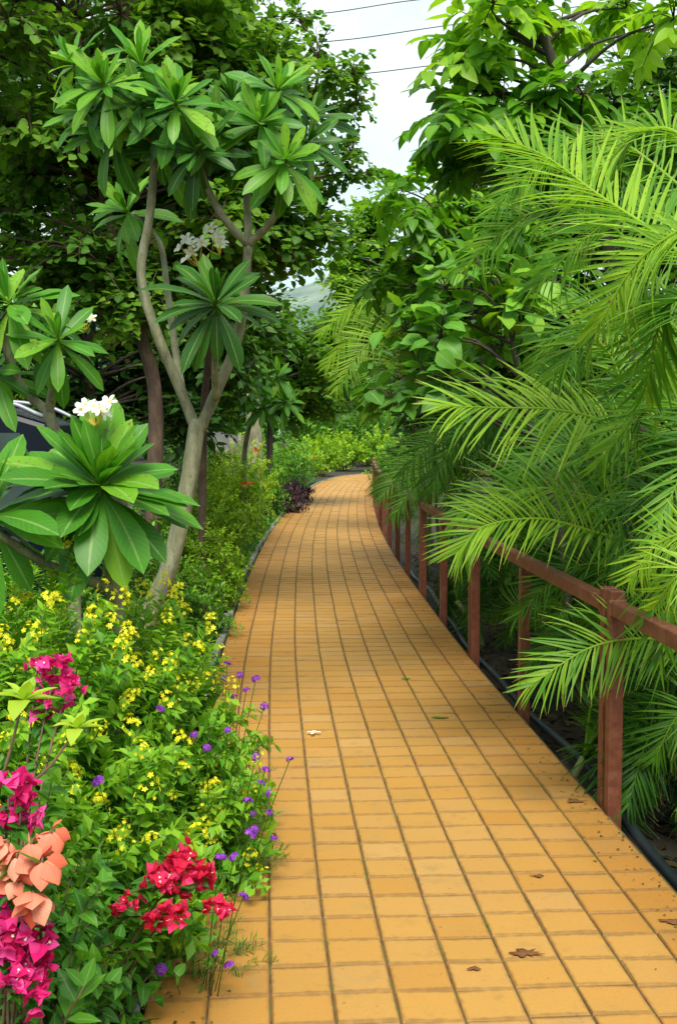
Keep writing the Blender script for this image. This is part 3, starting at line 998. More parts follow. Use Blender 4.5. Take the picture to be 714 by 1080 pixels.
palm('second feathery palm clump from the near end, with one broad yellow-green frond over the rail', 2.15, 7.2, 38, (1.3, 1.9), (0.8, 1.2, 1.6, 0.5), [
    E([(690, 490, 6.2), (640, 447, 6.0), (585, 432, 5.9), (525, 430, 5.8), (468, 428, 5.7)], 0.42, n=38, t0=0.12, tone=0.85, droop=1, vee=0.15, w=1.0),
    E([(680, 575, 6.2), (630, 562, 6.1), (570, 547, 6.0), (510, 555, 5.9), (484, 580, 5.9)], 0.36, n=52, t0=0.1, tone=0.75, droop=1, vee=0.5),
    E([(690, 540, 6.5), (630, 525, 6.5), (560, 515, 6.5), (490, 540, 6.5)], 0.42, n=52, t0=0.1, tone=0.5, droop=1, vee=0.6),
    E([(720, 330, 6.3), (640, 235, 6.4), (560, 225, 6.5), (485, 285, 6.6)], 0.38, n=52, t0=0.05, tone=0.5, droop=1),
    E([(720, 640, 6.6), (660, 600, 6.6), (600, 600, 6.7), (545, 650, 6.8)], 0.34, n=48, t0=0.05, tone=0.35, droop=1),
    E([(720, 720, 6.6), (670, 660, 6.7), (620, 660, 6.8), (560, 700, 6.9)], 0.32, n=48, t0=0.05, tone=0.3, droop=1),
    E([(680, 520, 6.8), (640, 480, 6.8), (590, 470, 6.8), (540, 500, 6.8)], 0.36, n=44, t0=0.1, tone=0.42, droop=1),
    E([(660, 420, 7.2), (640, 370, 7.2), (600, 345, 7.2), (560, 400, 7.2)], 0.42, n=39, t0=0.0, tone=0.55, droop=1, vee=0.1),
    E([(690, 480, 6.4), (690, 420, 6.3), (670, 350, 6.2), (610, 320, 6.2)], 0.42, n=44, t0=0.1, tone=0.5, droop=1, vee=0.3),
], leaflet=0.36, tone=0.20)
palm('third feathery palm clump along the fence, dark fronds hanging over the handrail', 1.95, 9.3, 38, (1.3, 1.9), (0.7, 1.1, 1.5, 0.5), [
    E([(580, 470, 9.0), (540, 440, 8.9), (490, 455, 8.8), (450, 520, 8.7)], 0.40, n=49, t0=0.1, tone=0.3, droop=2, vee=0.0),
    E([(570, 450, 9.0), (530, 430, 9.0), (470, 450, 8.9), (425, 500, 8.8)], 0.38, n=48, t0=0.1, tone=0.35, droop=2, vee=0.0),
    E([(520, 470, 11.2), (480, 470, 11.1), (445, 500, 11.0), (415, 545, 10.9)], 0.36, n=44, t0=0.1, tone=0.35, droop=2),
    E([(500, 460, 12.2), (465, 465, 12.1), (430, 490, 12.0), (402, 525, 11.9)], 0.36, n=44, t0=0.1, tone=0.4, droop=2),
    E([(470, 455, 14.5), (440, 468, 14.4), (415, 490, 14.3), (396, 520, 14.2)], 0.36, n=44, t0=0.1, tone=0.38, droop=2),
], leaflet=0.36, tone=0.22)
palm('fourth feathery palm clump along the fence, half hidden and deep green', 1.65, 12.0, 30, (1.3, 1.9), (0.6, 1.0, 1.4), leaflet=0.36, tone=0.34)
palm('light green palm clump arching over the path bend', 1.35, 15.5, 24, (1.6, 2.2), (0.9, 1.5, 1.9), [
    E([(455, 350, 15), (420, 335, 15), (380, 345, 15), (345, 385, 15)], 0.5, n=49, t0=0.1, tone=0.8, droop=1),
    E([(455, 380, 15), (425, 350, 14.8), (385, 365, 14.6), (355, 410, 14.5)], 0.5, n=49, t0=0.1, tone=0.75, droop=1),
    E([(450, 360, 15), (425, 315, 15), (385, 315, 15), (340, 350, 15)], 0.5, n=49, t0=0.1, tone=0.8, droop=1),
    E([(450, 390, 15), (430, 375, 14.6), (400, 390, 14.4), (385, 440, 14.3)], 0.45, n=44, t0=0.1, tone=0.6, droop=1),
], leaflet=0.42, tone=0.55)
palm('small far palm clump at the end of the fence', 1.25, 21.0, 14, (1.2, 1.7), (0.4, 0.8), leaflet=0.36, tone=0.4, n=26)

for (bx_, by_, lab) in ((1.68, 6.1, 'young palm tuft behind the rail between the first two palm clumps'), (1.52, 8.3, 'young palm tuft behind the rail between the second and third palm clumps'),
                       (1.35, 10.6, 'young palm tuft behind the rail just beyond the third palm clump'), (1.95, 4.7, 'young palm tuft at the right picture edge by the nearest rail')):
    palm(lab, bx_, by_, 20, (0.8, 1.15), (0.25, 0.4), leaflet=0.27, tone=0.3, group='young palm tufts behind the rail', over=-0.06)

# ------------------------------------------------------------------ frangipani (plumeria)
def rosette(center, axis, L, n, tone=0.5, spread=1.0, droop=1.0, tpls=None):
    q = MB()
    ax = norm(A(*axis))
    x = norm(np.cross(ax, A(0.3, 0.9, 0.1)))
    y = np.cross(ax, x)
    ga = math.radians(137.5)
    for i_ in range(n):
        f = i_ / (n - 1)                    # 0 = youngest, upright; 1 = oldest, hanging
        th = i_ * ga + rng.normal(0, 0.28)
        el = R(82 - (82 + 38 * droop) * f ** 0.85 * spread + rng.normal(0, 11))
        r_ = x * math.cos(th) + y * math.sin(th)
        d = norm(r_ * math.cos(el) + ax * math.sin(el))
        up = norm(ax * math.cos(el) - r_ * math.sin(el) + rng.normal(0, 0.12, 3))
        if f > 0.3 and rng.random() < 0.1:
            continue
        ll = L * (0.5 + 0.5 * min(1, f * 2.2)) * rng.uniform(0.72, 1.12)
        k = 0 if f < 0.35 else int(rng.integers(1, 3))
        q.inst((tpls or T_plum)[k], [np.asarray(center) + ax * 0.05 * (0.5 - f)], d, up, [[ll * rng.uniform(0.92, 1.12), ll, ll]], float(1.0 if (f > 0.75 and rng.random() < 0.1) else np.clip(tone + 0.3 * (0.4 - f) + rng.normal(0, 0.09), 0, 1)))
        pe = np.asarray(center) + ax * 0.05 * (0.5 - f)
        q.tube([pe - d * 0.01, pe + d * ll * 0.12], [0.006, 0.004], 4, 0.9)
    return q


fl_pl = leaf_tpl(pr_petal, 0.30, 4, 0.5, 0.25)


def plum_flowers(center, n, spread, size):
    q = MB()
    for i_ in range(n):
        c = np.asarray(center) + rng.normal(0, spread, 3) * A(1.2, 1, 0.7)
        ax = norm(A(rng.normal(0, 0.5), -0.7 + rng.normal(0, 0.3), 0.6))
        x = norm(np.cross(ax, UP))
        y = np.cross(ax, x)
        ph = rng.uniform(0, 6)
        for k in range(5):
            a = ph + k * 2 * math.pi / 5
            r_ = x * math.cos(a) + y * math.sin(a)
            q.inst(fl_pl, [c], r_ * 0.9 + ax * 0.45, ax + 0.25 * (y * math.cos(a) - x * math.sin(a)), size, 0.5)
        hub = np.asarray(center) - A(0, 0, spread * 2.2)
        q.tube(bez([hub, (hub + c) / 2 - A(0, 0, 0.01), c - ax * size * 0.2, c], 8), [0.0028, 0.0018, 0.003], 4)
    return q


# main forked tree
Z0 = 6.5
base = A(*P(128, 770, 6.6)[:2], -0.13)
root = thing('frangipani_tree', 'forked pale grey frangipani tree with rosettes of long leaves high above the flower bed', 'tree', base, 'frangipani plants')
q = MB()
fork = P(209, 442, Z0)
q.tube(bez([base, P(150, 670, 6.58), P(178, 600, 6.55), P(197, 520, Z0), fork], 24), np.linspace(0.056, 0.045, 25), 14)
q.build('trunk', M['bark_grey'], root, base)


def branch(pts, r0, r1, mat=None):
    q_ = MB()
    c = bez(pts, 20)
    rr = np.linspace(r0, r1, len(c)) * (1 + 0.05 * np.sin(np.arange(len(c)) * 1.9))
    q_.tube(c, rr, 12)
    q_.build('branch', mat or M['bark_grey'], root, base)


f2 = P(262, 258, 6.4)
branch([P(208, 455, Z0), P(188, 405, Z0), P(165, 350, 6.45), P(149, 290, 6.4), P(158, 230, 6.35), P(163, 165, 6.3), P(160, 120, 6.3)], 0.031, 0.019)
branch([P(210, 455, Z0), P(232, 405, Z0), P(250, 360, 6.5), P(258, 310, 6.45), f2], 0.033, 0.024)
branch([P(192, 412, 6.6), P(184, 360, 6.7), P(176, 300, 6.8), P(168, 255, 6.9), P(140, 225, 6.9)], 0.022, 0.014)
branch([P(228, 420, 6.45), P(227, 385, 6.3), P(230, 330, 6.2)], 0.022, 0.014)
branch([f2, P(240, 235, 6.3), P(222, 205, 6.25), P(208, 165, 6.2)], 0.023, 0.016)
branch([f2, P(261, 215, 6.4), P(259, 150, 6.4), P(255, 120, 6.4)], 0.023, 0.016)
branch([f2, P(285, 235, 6.3), P(298, 205, 6.2), P(302, 175, 6.15)], 0.022, 0.015)
branch([P(160, 150, 6.3), P(140, 130, 6.2), P(115, 100, 6.1)], 0.022, 0.016)
branch([P(160, 150, 6.3), P(175, 130, 6.2), P(185, 112, 6.1)], 0.022, 0.016)
for (x, y, z, L, n_, ax, tn, sp) in ((112, 92, 6.1, 0.29, 40, (-0.25, -0.75, 0.65), 0.66, 1.0), (150, 72, 6.25, 0.31, 34, (-0.1, -0.6, 0.8), 0.66, 1.0), (186, 112, 6.05, 0.30, 40, (0.1, -0.8, 0.6), 0.58, 1.0),
                          (208, 162, 6.1, 0.30, 36, (0.0, -0.75, 0.4), 0.42, 1.0), (120, 140, 6.3, 0.31, 30, (-0.3, -0.7, 0.35), 0.55, 1.0), (170, 160, 6.35, 0.30, 28, (0.0, -0.7, 0.3), 0.45, 1.0),
                          (246, 112, 6.35, 0.29, 36, (0.0, -0.5, 0.85), 0.48, 1.0), (292, 98, 6.2, 0.28, 38, (0.3, -0.65, 0.7), 0.6, 1.0), (300, 172, 6.05, 0.28, 38, (0.2, -0.85, 0.45), 0.62, 1.0),
                          (258, 150, 6.3, 0.30, 30, (0.1, -0.8, 0.4), 0.45, 1.0), (92, 118, 6.2, 0.27, 30, (-0.5, -0.7, 0.4), 0.6, 1.0), (150, 112, 6.15, 0.28, 32, (0.0, -0.8, 0.5), 0.5, 1.0), (228, 140, 6.2, 0.28, 32, (0.1, -0.8, 0.4), 0.5, 1.0), (274, 132, 6.1, 0.28, 32, (0.1, -0.8, 0.5), 0.56, 1.0),
                          (322, 152, 6.3, 0.27, 28, (0.5, -0.7, 0.4), 0.5, 1.0), (80, 70, 6.2, 0.26, 26, (-0.5, -0.5, 0.7), 0.62, 1.0), (228, 322, 6.15, 0.38, 36, (0.0, -0.65, 0.75), 0.38, 0.95), (135, 225, 6.9, 0.32, 30, (-0.3, -0.6, 0.7), 0.66, 1.0), (325, 125, 6.5, 0.28, 24, (0.6, -0.5, 0.5), 0.5, 1.0)):
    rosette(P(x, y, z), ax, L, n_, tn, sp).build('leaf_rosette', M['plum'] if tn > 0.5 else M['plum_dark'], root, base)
for c_ in (P(210, 262, 6.6), P(232, 250, 6.6)):
    plum_flowers(c_, 6, 0.045, 0.045).build('flower_cluster', M['white_plum'], root, base)

# foreground plant with one big rosette
base = A(*P(120, 900, 4.35)[:2], -0.13)
root = thing('frangipani_plant', 'young frangipani with one huge glossy rosette and white blossoms above the yellow-flowered bushes', 'plant', base, 'frangipani plants')
branch([base, P(125, 700, 4.35), P(118, 600, 4.3), P(106, 520, 4.22)], 0.035, 0.024)
rosette(P(106, 515, 4.2), (0.1, -0.5, 0.85), 0.37, 70, 0.48, 1.0, 0.9, T_plumw).build('leaf_rosette', M['plum'], root, base)
branch([P(118, 620, 4.3), P(60, 600, 4.2), P(-8, 560, 4.1)], 0.02, 0.016)
rosette(P(-10, 545, 4.1), (-0.2, -0.4, 0.9), 0.36, 46, 0.6, 1.0, 1.0, T_plumw).build('leaf_rosette', M['plum'], root, base)
branch([P(106, 515, 4.25), P(103, 470, 4.25), P(101, 440, 4.2)], 0.006, 0.004, M['stem_green'])
plum_flowers(P(101, 432, 4.15), 9, 0.026, 0.033).build('flower_cluster', M['white_plum'], root, base)

# tall plant at the left edge
base = A(*P(80, 790, 6.1)[:2], -0.13)
root = thing('frangipani_plant', 'tall slim frangipani standing in front of the dark car at left', 'plant', base, 'frangipani plants')
branch([base, P(78, 620, 6.1), P(70, 500, 6.1), P(50, 430, 6.1)], 0.04, 0.03)
branch([P(52, 435, 6.1), P(58, 400, 6.0), P(64, 365, 5.9)], 0.026, 0.018)
branch([P(52, 435, 6.1), P(25, 410, 6.1), P(8, 370, 6.0), P(6, 330, 6.0)], 0.026, 0.018)
rosette(P(62, 360, 5.85), (0.1, -0.75, 0.6), 0.31, 28, 0.55).build('leaf_rosette', M['plum'], root, base)
rosette(P(10, 322, 5.95), (-0.1, -0.5, 0.85), 0.36, 26, 0.62).build('leaf_rosette', M['plum'], root, base)
rosette(P(-5, 395, 6.1), (-0.3, -0.6, 0.6), 0.32, 22, 0.5).build('leaf_rosette', M['plum'], root, base)
plum_flowers(P(90, 332, 6.0), 4, 0.035, 0.03).build('flower_cluster', M['white_plum'], root, base)

# far one by the bend
base = A(*P(256, 520, 17.5)[:2], -0.13)
root = thing('frangipani_plant', 'distant small frangipani with drooping leaves beside the grey trunk', 'plant', base, 'frangipani plants')
branch([base, P(258, 480, 17.5), P(270, 425, 17.5)], 0.05, 0.03)
for (x, y) in ((268, 405), (292, 398), (278, 430), (300, 425)):
    branch([P(270, 440, 17.5), P(x, y, 17.3)], 0.025, 0.02)
    rosette(P(x, y, 17.2), (0.1, -0.6, 0.7), 0.42, 24, 0.6).build('leaf_rosette', M['plum'], root, base)

# ------------------------------------------------------------------ flower masters
hidden_masters = []


def star_into(q, c, ax, size, petal, n=5, tilt=0.3, tone=0.5):
    ax = norm(ax)
    x = norm(np.cross(ax, A(0.31, 0.2, 0.93)))
    y = np.cross(ax, x)
    ph = rng.uniform(0, 6)
    a = ph + np.arange(n) * 2 * math.pi / n
    r_ = np.cos(a)[:, None] * x + np.sin(a)[:, None] * y
    q.inst(petal, np.tile(c, (n, 1)), r_ + ax * tilt, ax, size, tone)


def petal_tpl(prof, w_, seg_=7, bend=0.6, cup=0.5, cols=5, ripple=0.0):
    v, uv, q = [], [], []
    y = z = 0.0
    for i_ in range(seg_ + 1):
        t_ = i_ / seg_
        hw = max(w_ * prof(t_), 0.004)
        up_ = A(0, math.sin(bend * t_), math.cos(bend * t_))
        for k in range(cols):
            u_ = 2 * k / (cols - 1) - 1
            v.append(A(u_ * hw, y, z) + up_ * (cup * hw * u_ * u_ + ripple * hw * math.sin(6 * t_ + 3 * u_)))
            uv.append(((u_ + 1) / 2, t_))
        if i_ < seg_:
            a_ = -bend * (t_ + 0.5 / seg_)
            y += math.cos(a_) / seg_
            z += math.sin(a_) / seg_
    for i_ in range(seg_):
        for k in range(cols - 1):
            a_ = i_ * cols + k
            q.append((a_, a_ + 1, a_ + cols + 1, a_ + cols))
    return Tpl(np.array(v), np.array(q), np.array(uv))


pt_star = leaf_tpl(pr_petal, 0.34, 2, 0.3, 0.2)
pt_bract = petal_tpl(pr_heart, 0.44, 5, 0.3, 0.35, 5, 0.12)
pt_sepal = petal_tpl(pr_ovate, 0.42, 8, 1.0, -0.45, 5, 0.06)


def yellow_cluster():
    q = MB()
    H = rng.uniform(0.04, 0.07)
    for i_ in range(int(rng.integers(14, 22))):
        f = rng.random()
        d = rand_dirs(1, -0.2, 0.9)[0]
        c = A(0, 0, f * H) + d * 0.03 * (1.1 - 0.6 * f)
        star_into(q, c, d + A(0, 0, 0.3), rng.uniform(0.006, 0.0095), pt_star, tone=rng.uniform(0.3, 0.8))
    return q


def purple_cluster():
    q = MB()
    for d in rand_dirs(26, -0.1, 1.0):
        star_into(q, d * A(0.017, 0.017, 0.012), d, rng.uniform(0.006, 0.0085), pt_star, tone=rng.uniform(0.2, 0.8))
    return q


def bract_cluster(n, rad):
    q, wq = MB(), MB()
    for i_ in range(n):
        d = norm(rand_dirs(1, -0.5, 1)[0] + A(0, -0.3, 0))
        c = d * rad * rng.uniform(0.35, 1.0)
        ax = norm(d + rng.normal(0, 0.4, 3))
        star_into(q, c, ax, rng.uniform(0.032, 0.045), pt_bract, 3, 0.9, rng.uniform(0.2, 0.9))
        if i_ % 3 == 0:
            star_into(wq, c + ax * 0.022, ax, 0.0045, pt_star, 5, 0.3)
            wq.tube([c, c + ax * 0.022], [0.0015, 0.0015], 4)
    return q, wq


def make_masters(fn, n):
    return [fn() for _ in range(n)]


def bush(name, label, loc, H, Rr, n, tpls, leafL, mat, group=None, cat='bush', node_gap=0.035, tone=0.45, stem_mat=None, pair=True, start=0.3, zlow=0.0, stem_r=0.0035, up_tone=0.35):
    loc = A(*loc)
    root = thing(name, label, cat, loc, group)
    lb, sb = MB(), MB()
    tips = []
    for i_ in range(n):
        d = rand_dirs(1, zlow, 1)[0]
        rr = rng.uniform(0.6, 1.08)
        tip = A(d[0] * Rr * rr, d[1] * Rr * rr, H * rr * (0.18 + 0.82 * d[2] ** 0.8 if d[2] > 0 else 0.18))
        b0 = A(d[0] * Rr * 0.25 * rng.random(), d[1] * Rr * 0.25 * rng.random(), 0)
        mid = b0 * 0.4 + tip * 0.6 + A(0, 0, H * 0.16)
        c = bez([b0, mid, tip], 6)
        sb.tube(c, np.linspace(stem_r, stem_r * 0.35, len(c)), 3)
        Ls = np.linalg.norm(np.diff(c, axis=0), axis=1).sum()
        k = max(3, int(Ls * (1 - start) / node_gap))
        tt = np.linspace(start, 1, k)
        if pair:
            tt = np.repeat(tt, 2)
        m_ = len(c)
        p = np.stack([np.interp(tt * (m_ - 1), np.arange(m_), c[:, a]) for a in range(3)], 1)
        tg = norm(c[-1] - c[-3])
        nn_ = len(tt)
        sd_ = norm(rand_dirs(nn_) + 0)
        sd_ = norm(sd_ - tg * (sd_ @ tg)[:, None])
        dd = norm(tg * 0.45 + sd_ * 0.9 + A(0, 0, 0.05))
        un = norm(UP + tg * 0.4 + rng.normal(0, 0.35, (nn_, 3)))
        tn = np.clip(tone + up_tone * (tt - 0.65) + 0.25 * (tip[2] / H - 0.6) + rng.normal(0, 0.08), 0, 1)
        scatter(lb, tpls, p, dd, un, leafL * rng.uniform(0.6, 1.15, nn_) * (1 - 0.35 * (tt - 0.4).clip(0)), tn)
        tips.append((tip, tg))
    sb.build('stem', stem_mat or M['stem_green'], root)
    lb.build('foliage', mat, root)
    return root, tips


def add_flowers(root, tips, masters, mats, count, names=('flower_cluster',), lift=0.0, facing=True, smin=0.85, smax=1.2):
    """masters: list of MB (or tuple of MBs for cluster + sub-part) ; first use builds, later uses copy"""
    loc = np.array(root.location)
    view = norm(CAM - loc)
    cand = sorted(tips, key=lambda tp: -(norm(tp[0] + 1e-6) @ view * 0.6 + tp[0][2] * 0.9 + rng.uniform(0, 0.45)))
    for i_, (tip, tg) in enumerate(cand[:count]):
        k = i_ % len(masters)
        p = tip + tg * lift
        rz = (rng.normal(0, 0.3), rng.normal(0, 0.3), rng.uniform(0, 6.28))
        put_cluster(root, masters, k, mats, names, p, rz, rng.uniform(smin, smax))


CACHE = {}


def put_cluster(root, masters, k, mats, names, p, rot, sc):
    key = (id(masters), k)
    mm = masters[k] if isinstance(masters[k], tuple) else (masters[k],)
    if key not in CACHE:
        o = mm[0].build(names[0], mats[0], root)
        subs = [x.build(nm, mt, o) for x, nm, mt in zip(mm[1:], names[1:], mats[1:])]
        CACHE[key] = (o, subs)
        o.location, o.rotation_euler, o.scale = p, rot, (sc,) * 3
    else:
        o0, subs = CACHE[key]
        o = place_copy(o0, root, p, rot, sc)
        for s_ in subs:
            c = s_.copy()
            COL.objects.link(c)
            c.parent = o


YEL = make_masters(yellow_cluster, 7)
PUR = make_masters(purple_cluster, 5)
MAG = [bract_cluster(20, 0.075) for _ in range(4)]
RED = [bract_cluster(18, 0.07) for _ in range(4)]

# yellow-flowered bushes
GY = 'yellow-flowered bushes in the left bed'


def gxy(px, z):
    return ((px - CX) / FPX * z, z, -0.13)


for (px, z, H, Rr, n, nf, lab) in (
        (25, 3.95, 1.36, 0.52, 280, 52, 'largest yellow-flowered bush, growing under the huge glossy rosette'),
        (130, 4.5, 1.18, 0.46, 240, 38, 'yellow-flowered bush just right of the huge glossy rosette stem'),
        (182, 4.9, 0.92, 0.43, 230, 34, 'rounded yellow-flowered bush leaning toward the kerb'),
        (205, 4.4, 0.62, 0.32, 130, 20, 'low yellow-flowered bush spilling over the paving edge'),
        (120, 3.65, 0.88, 0.38, 150, 22, 'yellow-flowered bush above the red bougainvillea'),
        (-30, 3.2, 1.05, 0.42, 120, 12, 'yellow-flowered bush cut by the picture edge behind the salmon blossoms'),
        (-5, 5.2, 1.3, 0.55, 170, 22, 'yellow-flowered bush below the dark car')):
    rt, tips = bush('flowering_bush', lab, gxy(px, z), H, Rr, n, T_ell, 0.068, M['bush'], GY, tone=0.62, node_gap=0.033)
    add_flowers(rt, tips, YEL, (M['yellow'],), nf, lift=0.015)

# purple verbena sprawling over the kerb
GV = 'purple-flowered trailing plants at the path edge'
for (px, z, H, Rr, n, spots, lab) in (
        (222, 5.4, 0.42, 0.34, 60, [(253, 712), (279, 745), (240, 700), (188, 722), (260, 728), (270, 716), (236, 716), (246, 735)], 'purple-flowered trailing plant farthest from the red bougainvillea'),
        (222, 4.5, 0.34, 0.34, 80, [(306, 801), (270, 798), (284, 837), (267, 858), (284, 857), (218, 789), (169, 748), (268, 875), (289, 884), (276, 826), (262, 845), (280, 812), (240, 770), (205, 775)], 'purple-flowered trailing plant reaching onto the paving'),
        (200, 3.7, 0.26, 0.28, 60, [(233, 905), (247, 904), (257, 946), (228, 1006), (242, 1018), (170, 1022), (104, 824), (264, 880)], 'purple-flowered trailing plant beside the red bougainvillea')):
    loc = gxy(px, z)
    rt, tips = bush('verbena', lab, loc, H, Rr, n, T_fine, 0.05, M['fern'], GV, 'plant', node_gap=0.016, tone=0.45, start=0.1, stem_r=0.002)
    for (fx, fy) in spots:
        zz = z - 0.5 + rng.uniform(0, 0.25)
        p = P(fx, fy, zz)
        if p[2] < 0.03:
            p = G(fx, fy, 0.04)
        k = int(rng.integers(0, 5))
        put_cluster(rt, PUR, k, (M['purple'],), ('flower_cluster',), Vector(p) - rt.location, (-0.5 + rng.normal(0, 0.2), rng.normal(0, 0.3), rng.uniform(0, 6)), rng.uniform(0.7, 1.0))
        st_ = MB()
        b0 = A(*loc[:2], 0.0) * 0.55 + A(p[0], p[1], 0.0) * 0.45
        cc = bez([b0, (b0 + p) / 2 + A(0, 0, 0.03), p], 6)
        st_.tube(cc, 0.0016, 4)
        tt = rng.uniform(0.1, 0.95, 16)
        pp = np.stack([np.interp(tt * (len(cc) - 1), np.arange(len(cc)), cc[:, a]) for a in range(3)], 1)
        scatter(st_, T_fine, pp, rand_dirs(16, -0.2, 0.8), np.tile(UP, (16, 1)), 0.03, 0.5)
        st_.build('flower_stalk', M['fern'], rt, np.array(rt.location))

def carry(rt_, spots_, mat_):
    q_ = MB()
    o_ = np.array(rt_.location)
    for sp in spots_:
        p_ = P(*sp[:3])
        b_ = o_ + A(rng.normal(0, 0.05), rng.normal(0, 0.05), 0.02)
        m_ = b_ * 0.4 + p_ * 0.6 + A(0, 0, 0.14)
        q_.tube(bez([b_, m_, p_], 10), np.linspace(0.005, 0.0022, 11), 5)
        cc = bez([b_, m_, p_], 10)
        tt_ = rng.uniform(0.35, 0.97, 14)
        pp_ = np.stack([np.interp(tt_ * (len(cc) - 1), np.arange(len(cc)), cc[:, a_]) for a_ in range(3)], 1)
        LEAFQ.append((pp_, rand_dirs(14, -0.3, 0.7)))
    q_.build('twig', mat_, rt_, o_)
    lq = MB()
    for pp_, dd_ in LEAFQ:
        scatter(lq, T_heart, pp_, dd_, norm(UP + rng.normal(0, 0.3, (len(pp_), 3))), 0.055 * rng.uniform(0.6, 1.1, len(pp_)), rng.uniform(0.35, 0.75, len(pp_)))
    LEAFQ.clear()
    lq.build('twig_foliage', M['heart'], rt_, o_)


LEAFQ = []
# bougainvillea
rt, tips = bush('bougainvillea', 'red-pink bougainvillea drooping over the kerb at the path edge', gxy(78, 3.3), 0.6, 0.28, 60, T_heart, 0.065, M['heart'], None, 'bush', node_gap=0.05, tone=0.45, stem_mat=M['stem_brown'])
RSP = ((188, 920, 3.15, 1.0), (165, 935, 3.1, 0.9), (205, 935, 3.15, 0.95), (172, 972, 3.05, 0.85), (192, 905, 3.2, 0.8), (228, 962, 3.1, 0.7), (132, 957, 3.05, 0.6), (215, 925, 3.2, 0.75), (190, 965, 3.05, 0.6))
carry(rt, RSP, M['stem_brown'])
for (x, y, z, sc) in RSP:
    put_cluster(rt, RED, int(rng.integers(0, 4)), (M['red_pink'], M['white']), ('bract_cluster', 'floret'), Vector(P(x, y, z)) - rt.location, (rng.normal(0, 0.4), rng.normal(0, 0.4), rng.uniform(0, 6)), sc * 0.8)
rt, tips = bush('bougainvillea', 'tall magenta bougainvillea in the bottom corner behind the salmon blossoms', gxy(0, 2.75), 0.98, 0.34, 70, T_heart, 0.065, M['heart'], None, 'bush', node_gap=0.05, tone=0.5, stem_mat=M['stem_brown'])
MSP = ((58, 708, 3.1, 0.85), (70, 728, 3.08, 0.8), (48, 745, 3.1, 0.75), (40, 705, 3.15, 0.6), (10, 840, 2.45, 1.0), (22, 858, 2.45, 0.8), (-5, 870, 2.5, 0.9), (18, 985, 2.3, 1.0), (30, 1000, 2.3, 0.9), (8, 1010, 2.3, 0.9), (15, 1045, 2.25, 0.9), (35, 1030, 2.3, 0.7), (-5, 965, 2.35, 0.8))
carry(rt, MSP, M['stem_brown'])
for (x, y, z, sc) in MSP:
    put_cluster(rt, MAG, int(rng.integers(0, 4)), (M['magenta'], M['white']), ('bract_cluster', 'floret'), Vector(P(x, y, z)) - rt.location, (rng.normal(0, 0.4), rng.normal(0, 0.4), rng.uniform(0, 6)), sc * 0.78)

# mussaenda with salmon sepals and lime young leaves
loc = A(*gxy(5, 2.5))
rt, tips = bush('mussaenda', 'salmon-flowered shrub with lime young leaves in the bottom corner', loc, 0.72, 0.25, 24, T_ovate, 0.11, M['heart'], None, 'bush', node_gap=0.09, tone=0.5, stem_mat=M['stem_brown'], stem_r=0.005)


def sepal_cluster(n):
    q_ = MB()
    for i_ in range(n):
        d = norm(rand_dirs(1, -0.95, 0.5)[0] + A(0, -0.4, -0.35))
        q_.inst(pt_sepal, [d * 0.012], d, norm(d * 0.3 + UP + rng.normal(0, 0.3, 3)), rng.uniform(0.045, 0.068), rng.uniform(0.1, 0.9))
    return q_


SAL = [sepal_cluster(13) for _ in range(3)]
SSP = ((35, 885, 2.3, 0.9), (18, 900, 2.3, 1.0), (45, 905, 2.25, 0.85), (36, 940, 2.25, 0.95), (20, 925, 2.3, 0.8), (55, 875, 2.3, 0.7), (8, 885, 2.35, 0.8))
carry(rt, SSP, M['stem_brown'])
for i_, (x, y, z, sc) in enumerate(SSP):
    put_cluster(rt, SAL, i_ % 3, (M['salmon'],), ('flower_cluster',), Vector(P(x, y, z)) - rt.location, (rng.normal(0, 0.3), rng.normal(0, 0.3), rng.uniform(-0.6, 0.6)), sc)
for (x, y, z, L, bx_, by_) in ((25, 738, 2.5, 0.095, -10, 850), (82, 768, 2.5, 0.075, 18, 835)):
    q = MB()
    c = P(x, y, z)
    for k in range(9):
        f = k / 8
        a = k * 2.4 + 0.5
        el = R(70 - 75 * f)
        d = A(math.cos(a) * math.cos(el), math.sin(a) * math.cos(el), math.sin(el))
        q.inst(T_ovate[k % 3], [c], d, UP - d * d[2], L * (0.55 + 0.5 * f), 0.4 + 0.3 * rng.random())
    q.build('leaf_rosette', M['lime'], rt, loc)
    q = MB()
    q.tube(bez([A(*P(bx_, by_, z)), (P(bx_, by_, z) + c) / 2 + A(0.0, 0, -0.02), c], 8), np.linspace(0.004, 0.0028, 10), 6)
    q.build('twig', M['stem_brown'], rt, loc)

# ------------------------------------------------------------------ left bed further along
GH = 'clipped shrubs along the left kerb'


def at_left(y, u):
    p = PC(s_at_y(y), np.array(-HALF - u))
    return (p[0], p[1], -0.13)


